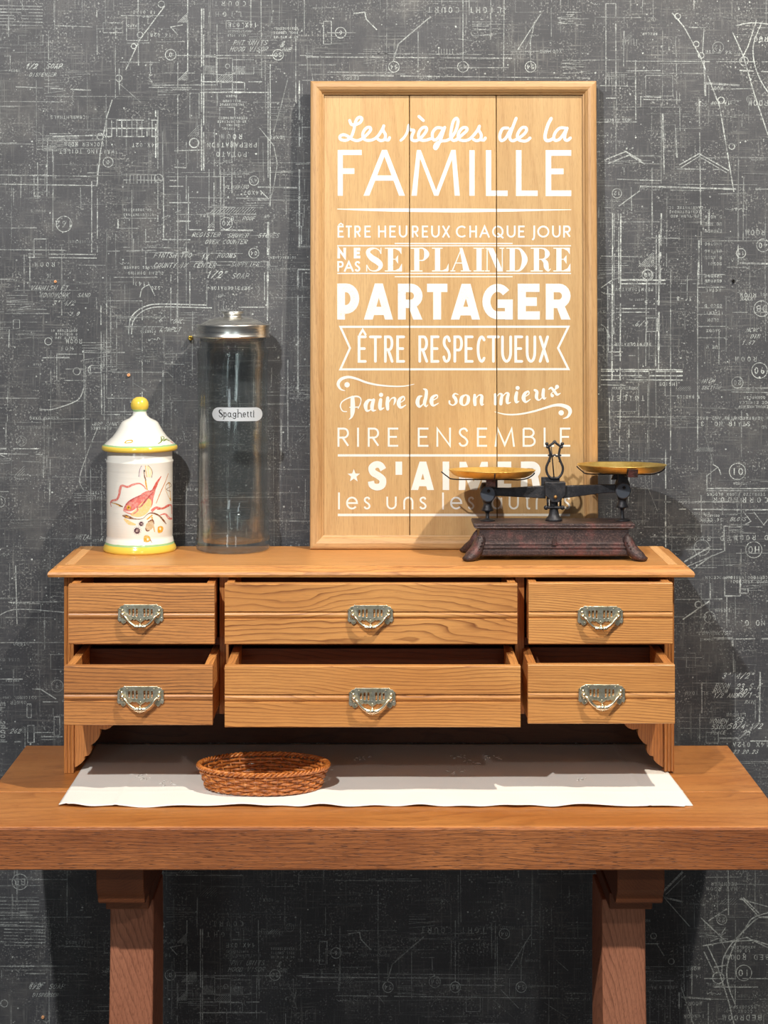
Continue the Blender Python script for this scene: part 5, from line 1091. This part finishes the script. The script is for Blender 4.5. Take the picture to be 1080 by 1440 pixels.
# beam: two tapered arms
mb = MB()
for (xe, ze, s_) in ((xL, zL, -1), (xR, zR, 1)):
    for yy in ((-.0045, .0045),):
        pr_ = [(cx+s_*.012, bmz+.0090), (xe-s_*.030, ze+.0068), (xe, ze+.0072), (xe, ze-.0045), (xe-s_*.030, ze-.0055), (cx+s_*.012, bmz-.0095)]
        if s_ > 0: pr_ = pr_[::-1]
        mb.prism(pr_, lambda a, b_: (a, -.0040, b_), lambda a, b_: (a, .0040, b_))
mb.build('beam', M['iron'], sca, bevel=.001)
for (xe, ze, nm, pz, pr2, pcx, tiltx, tilty) in ((xL, zL, 'left', zs(661.5), .0628, X(692, sd)-SX, 2.3, .3), (xR, zR, 'right', zs(654), .0642, X(874.5, sd)-SX, 1.9, .15)):
    mb = MB(); n = 28
    pf = [(0, -.0085), (.0098, -.0085), (.0112, -.0070), (.0112, -.0050), (.0098, -.0040), (0, -.0040)]
    vs = []
    for i in range(n):
        a = 2*PI*i/n
        for (r, y) in pf: vs.append((xe+r*math.cos(a), y-.003, ze-.001+r*1.08*math.sin(a)))
    k = len(pf); mb.add(vs, [(i*k+j, ((i+1) % n)*k+j, ((i+1) % n)*k+j+1, i*k+j+1) for i in range(n) for j in range(k-1)], False)
    dsk = mb.build('end_disc', M['disc'], sca, bevel=.0004)
    mb = MB(); mb.ball((xe+.001, -.0118, ze+.0035), .0024, 6); mb.build('rivet', M['iron'], dsk)
    # stem: bracket above, turned neck, thin rod and flange below
    mb = MB(); zb2 = ze-.012
    mb.lathe([(0, zb2-TOP+.004), (.0078, zb2-TOP+.004), (.0070, zb2-TOP-.001), (.0058, zb2-TOP-.004), (.0062, zb2-TOP-.007), (.0086, zb2-TOP-.012), (.0090, zb2-TOP-.0140), (.0040, zb2-TOP-.0155), (.0026, zb2-TOP-.018), (.0026, .004), (.0042, .003), (.0105, .0016), (.0112, 0), (0, 0)], (xe, 0, TOP), 24)
    mb.build('stem', M['iron'], sca)
    tz = pz-.011
    mb = MB(); mb.box(pcx-.0072, pcx+.0072, -.010, .010, ze+.008, tz+.0010); mb.lathe([(0,-.004),(.0105,-.004),(.0115,.003),(.0085,.010),(0,.010)], (xe, 0, ze+.004), 20)
    if nm == 'right': mb.prism([(-.012,0),(.012,0),(.006,.011),(-.006,.011)], lambda a, b_: (pcx-.004+a, -.003, tz-.010+b_), lambda a, b_: (pcx-.004+a, .003, tz-.010+b_))
    mb.build('pan_bracket', M['iron'], sca, bevel=.0008)
    tabx = pcx+(-.0045 if nm == 'left' else .0075); tt = tz+(.0035 if nm == 'left' else .0110)
    mb = MB(); yy_ = -.046 if nm == 'left' else -.0635
    mb.prism([(tabx-.0068, 0), (tabx+.0068, 0), (tabx+.0068, .0115), (tabx-.0068, .0115)], lambda a, b_: (a, yy_+(.0115-b_)*.35, tt-.0115+b_), lambda a, b_: (a, yy_+.0016+(.0115-b_)*.35, tt-.0115+b_)); mb.build('cradle_tab', M['iron_base'], sca, bevel=.0004)
    # cradle: two crossed iron straps that turn up round the pan
    mb = MB()
    lefts = .0735 if nm == 'left' else .0655
    for ang in (0, PI/2):
        ca, sa = math.cos(ang), math.sin(ang); r0 = lefts if ang == 0 else pr2*.98; r1 = pr2*.98
        sn = math.radians(tiltx)
        prf = [(-r0, .0105), (-r0*.88, .0035), (-r0*.76, -.0005), (-.02, -.0010), (.02, -.0010), (r1*.62, -.0015), (r1*.82, .0005), (r1*.95, .0050), (r1*1.0, .0090)]
        mb.tube([(pcx+u*ca, u*sa, tz-.0012+h_-(u*sa)*math.sin(sn)) for u, h_ in smooth(prf, 4)], .0010, 6)
    mb.build('pan_cradle', M['iron'], sca)
    mb = MB(); pf = [(0, 0), (.030, 0), (pr2*.78, .0008), (pr2*.90, .0040), (pr2*.985, .0098), (pr2, .0108), (pr2*.998, .0114), (pr2*.965, .0106), (pr2*.88, .0052), (pr2*.76, .0022), (.030, .0014), (0, .0014)]
    mb.lathe(pf, (0, 0, 0), 72); pn = mb.build('pan', M['brass'], sca, loc=(pcx, 0, tz+.0008)); P(pn, label='shallow round brass pan'); pn.rotation_euler = (-math.radians(tiltx), math.radians(tilty), 0)
# lyre shaped pointer guide
def lp(pxx, pyy): return (X(740+pxx/11.08, sd)-SX, 0.002, zs(610+pyy/11.08))
mb = MB()
for s_ in (-1, 1):
    m_ = lambda dx, y: lp(444+s_*dx, y)
    mb.tube(smooth([m_(0,695), m_(55,690), m_(105,640), m_(128,570), m_(125,510), m_(100,450), m_(75,385), m_(66,350)], 4), .0018, 7)
    mb.tube(smooth([m_(66,350), m_(72,290), m_(90,215), m_(105,205)], 4), .0017, 7)
    mb.tube([m_(0,120), m_(25,150), m_(75,185), m_(110,205)], [.0021,.0018,.0018,.0022], 7)
    mb.tube([m_(0,325), m_(28,350), m_(66,345)], .0015, 6)
    mb.ball(m_(120,160), .0026, 6); mb.ball(m_(108,205), .0025, 6); mb.ball(m_(134,150), .0013, 5); mb.ball(m_(92,338), .0015, 5); mb.ball(m_(78,432), .0015, 5)
mb.ball(lp(444,118), .0017, 6); mb.build('lyre_guide', M['iron'], sca)
mb = MB(); a, b_ = lp(432,680), lp(402,350); mb.tube([(a[0],-.001,a[2]), (b_[0],-.001,b_[2]), (lp(388,190)[0],-.001,lp(388,190)[2])], [.0010,.0009,.0006], 6); mb.build('pointer', M['iron'], sca)

# ======================= WICKER BASKET =======================
bd = 2.421; BX = X(370.5, bd)
bas = empty('wicker_basket', (BX, bd, TZ+.0036), 'small oval reddish-brown wicker basket on the white runner', 'basket')
m, nt, b = mat_new('wicker'); tc = N(nt, 'ShaderNodeTexCoord'); v = tc.outputs['Object']
L(nt, ramp(nt, noise(nt, v, 170, 4, .65), [(.3, lin(122,64,24)), (.5, lin(184,106,46)), (.72, lin(224,152,82))]), b.inputs['Base Color']); b.inputs['Roughness'].default_value = .35; b.inputs['Coat Weight'].default_value = .3
bp = N(nt, 'ShaderNodeBump'); bp.inputs['Strength'].default_value = .3; bp.inputs['Distance'].default_value = .0004; L(nt, noise(nt, v, 900, 2), bp.inputs['Height']); L(nt, bp.outputs[0], b.inputs['Normal']); M['wicker'] = m
rx0, ry0, rx1, ry1, bh = .0775, .0455, .0865, .0545, .0270
NS = 36
def ell(a, t, o=0): return ((rx0+(rx1-rx0)*t+o)*math.cos(a), (ry0+(ry1-ry0)*t+o)*math.sin(a))
for r in range(6):
    t = (r+.5)/6.6; mb = MB(); pts = []
    n = NS*6
    for i in range(n):
        a = 2*PI*i/n; o = .0016*math.sin(a*NS/2+(PI if r % 2 else 0)); p_ = ell(a, t, o); pts.append((p_[0], p_[1], .0012+bh*t+.0003*math.sin(a*7+r)))
    mb.tube(pts, .0021, 7, closed=True); mb.build('weft_strand', M['wicker'], bas, weld=False)
for i in range(NS):
    a = 2*PI*(i+.5)/NS; mb = MB(); mb.tube([(*ell(a, -.05), .0012), (*ell(a, .5), bh*.5), (*ell(a, 1.02), bh+.001)], .0011, 5); mb.build('stake', M['wicker'], bas, weld=False)
for k in range(3):
    mb = MB(); n = 300; pts = []
    for i in range(n):
        a = 2*PI*i/n; th = a*26+k*2*PI/3; p_ = ell(a, 1.06, .0026*math.cos(th)+.0006); pts.append((p_[0], p_[1], bh+.0026+.0019*math.sin(th)))
    mb.tube(pts, .0017, 6, closed=True); mb.build('rim_braid', M['wicker'], bas, weld=False)
for k in range(2):
    mb = MB(); n = 260; pts = []
    for i in range(n):
        a = 2*PI*i/n; th = a*22+k*PI; p_ = ell(a, .0, .0012*math.cos(th)+.0008); pts.append((p_[0], p_[1], .0019+.0010*math.sin(th)))
    mb.tube(pts, .0014, 6, closed=True); mb.build('foot_braid', M['wicker'], bas, weld=False)
mb = MB(); pts = []
for r in range(14):      # woven base: an oval spiral over the stakes
    for i in range(120):
        a = 2*PI*i/120; k = (r+i/120)/14*.97+.02; pts.append((rx0*k*math.cos(a), ry0*k*math.sin(a), .0022+.0007*math.sin(a*12+r*PI)))
mb.tube(pts, .0015, 5); mb.build('woven_base', M['wicker'], bas, weld=False)
mb = MB()
for i in range(11):
    x = -.062+.0124*i; h_ = ry0*math.sqrt(max(0, 1-(x/rx0)**2))*.98; mb.tube([(x, -h_, .0022), (x, h_, .0022)], .0012, 5)
mb.build('base_sticks', M['wicker'], bas, weld=False)
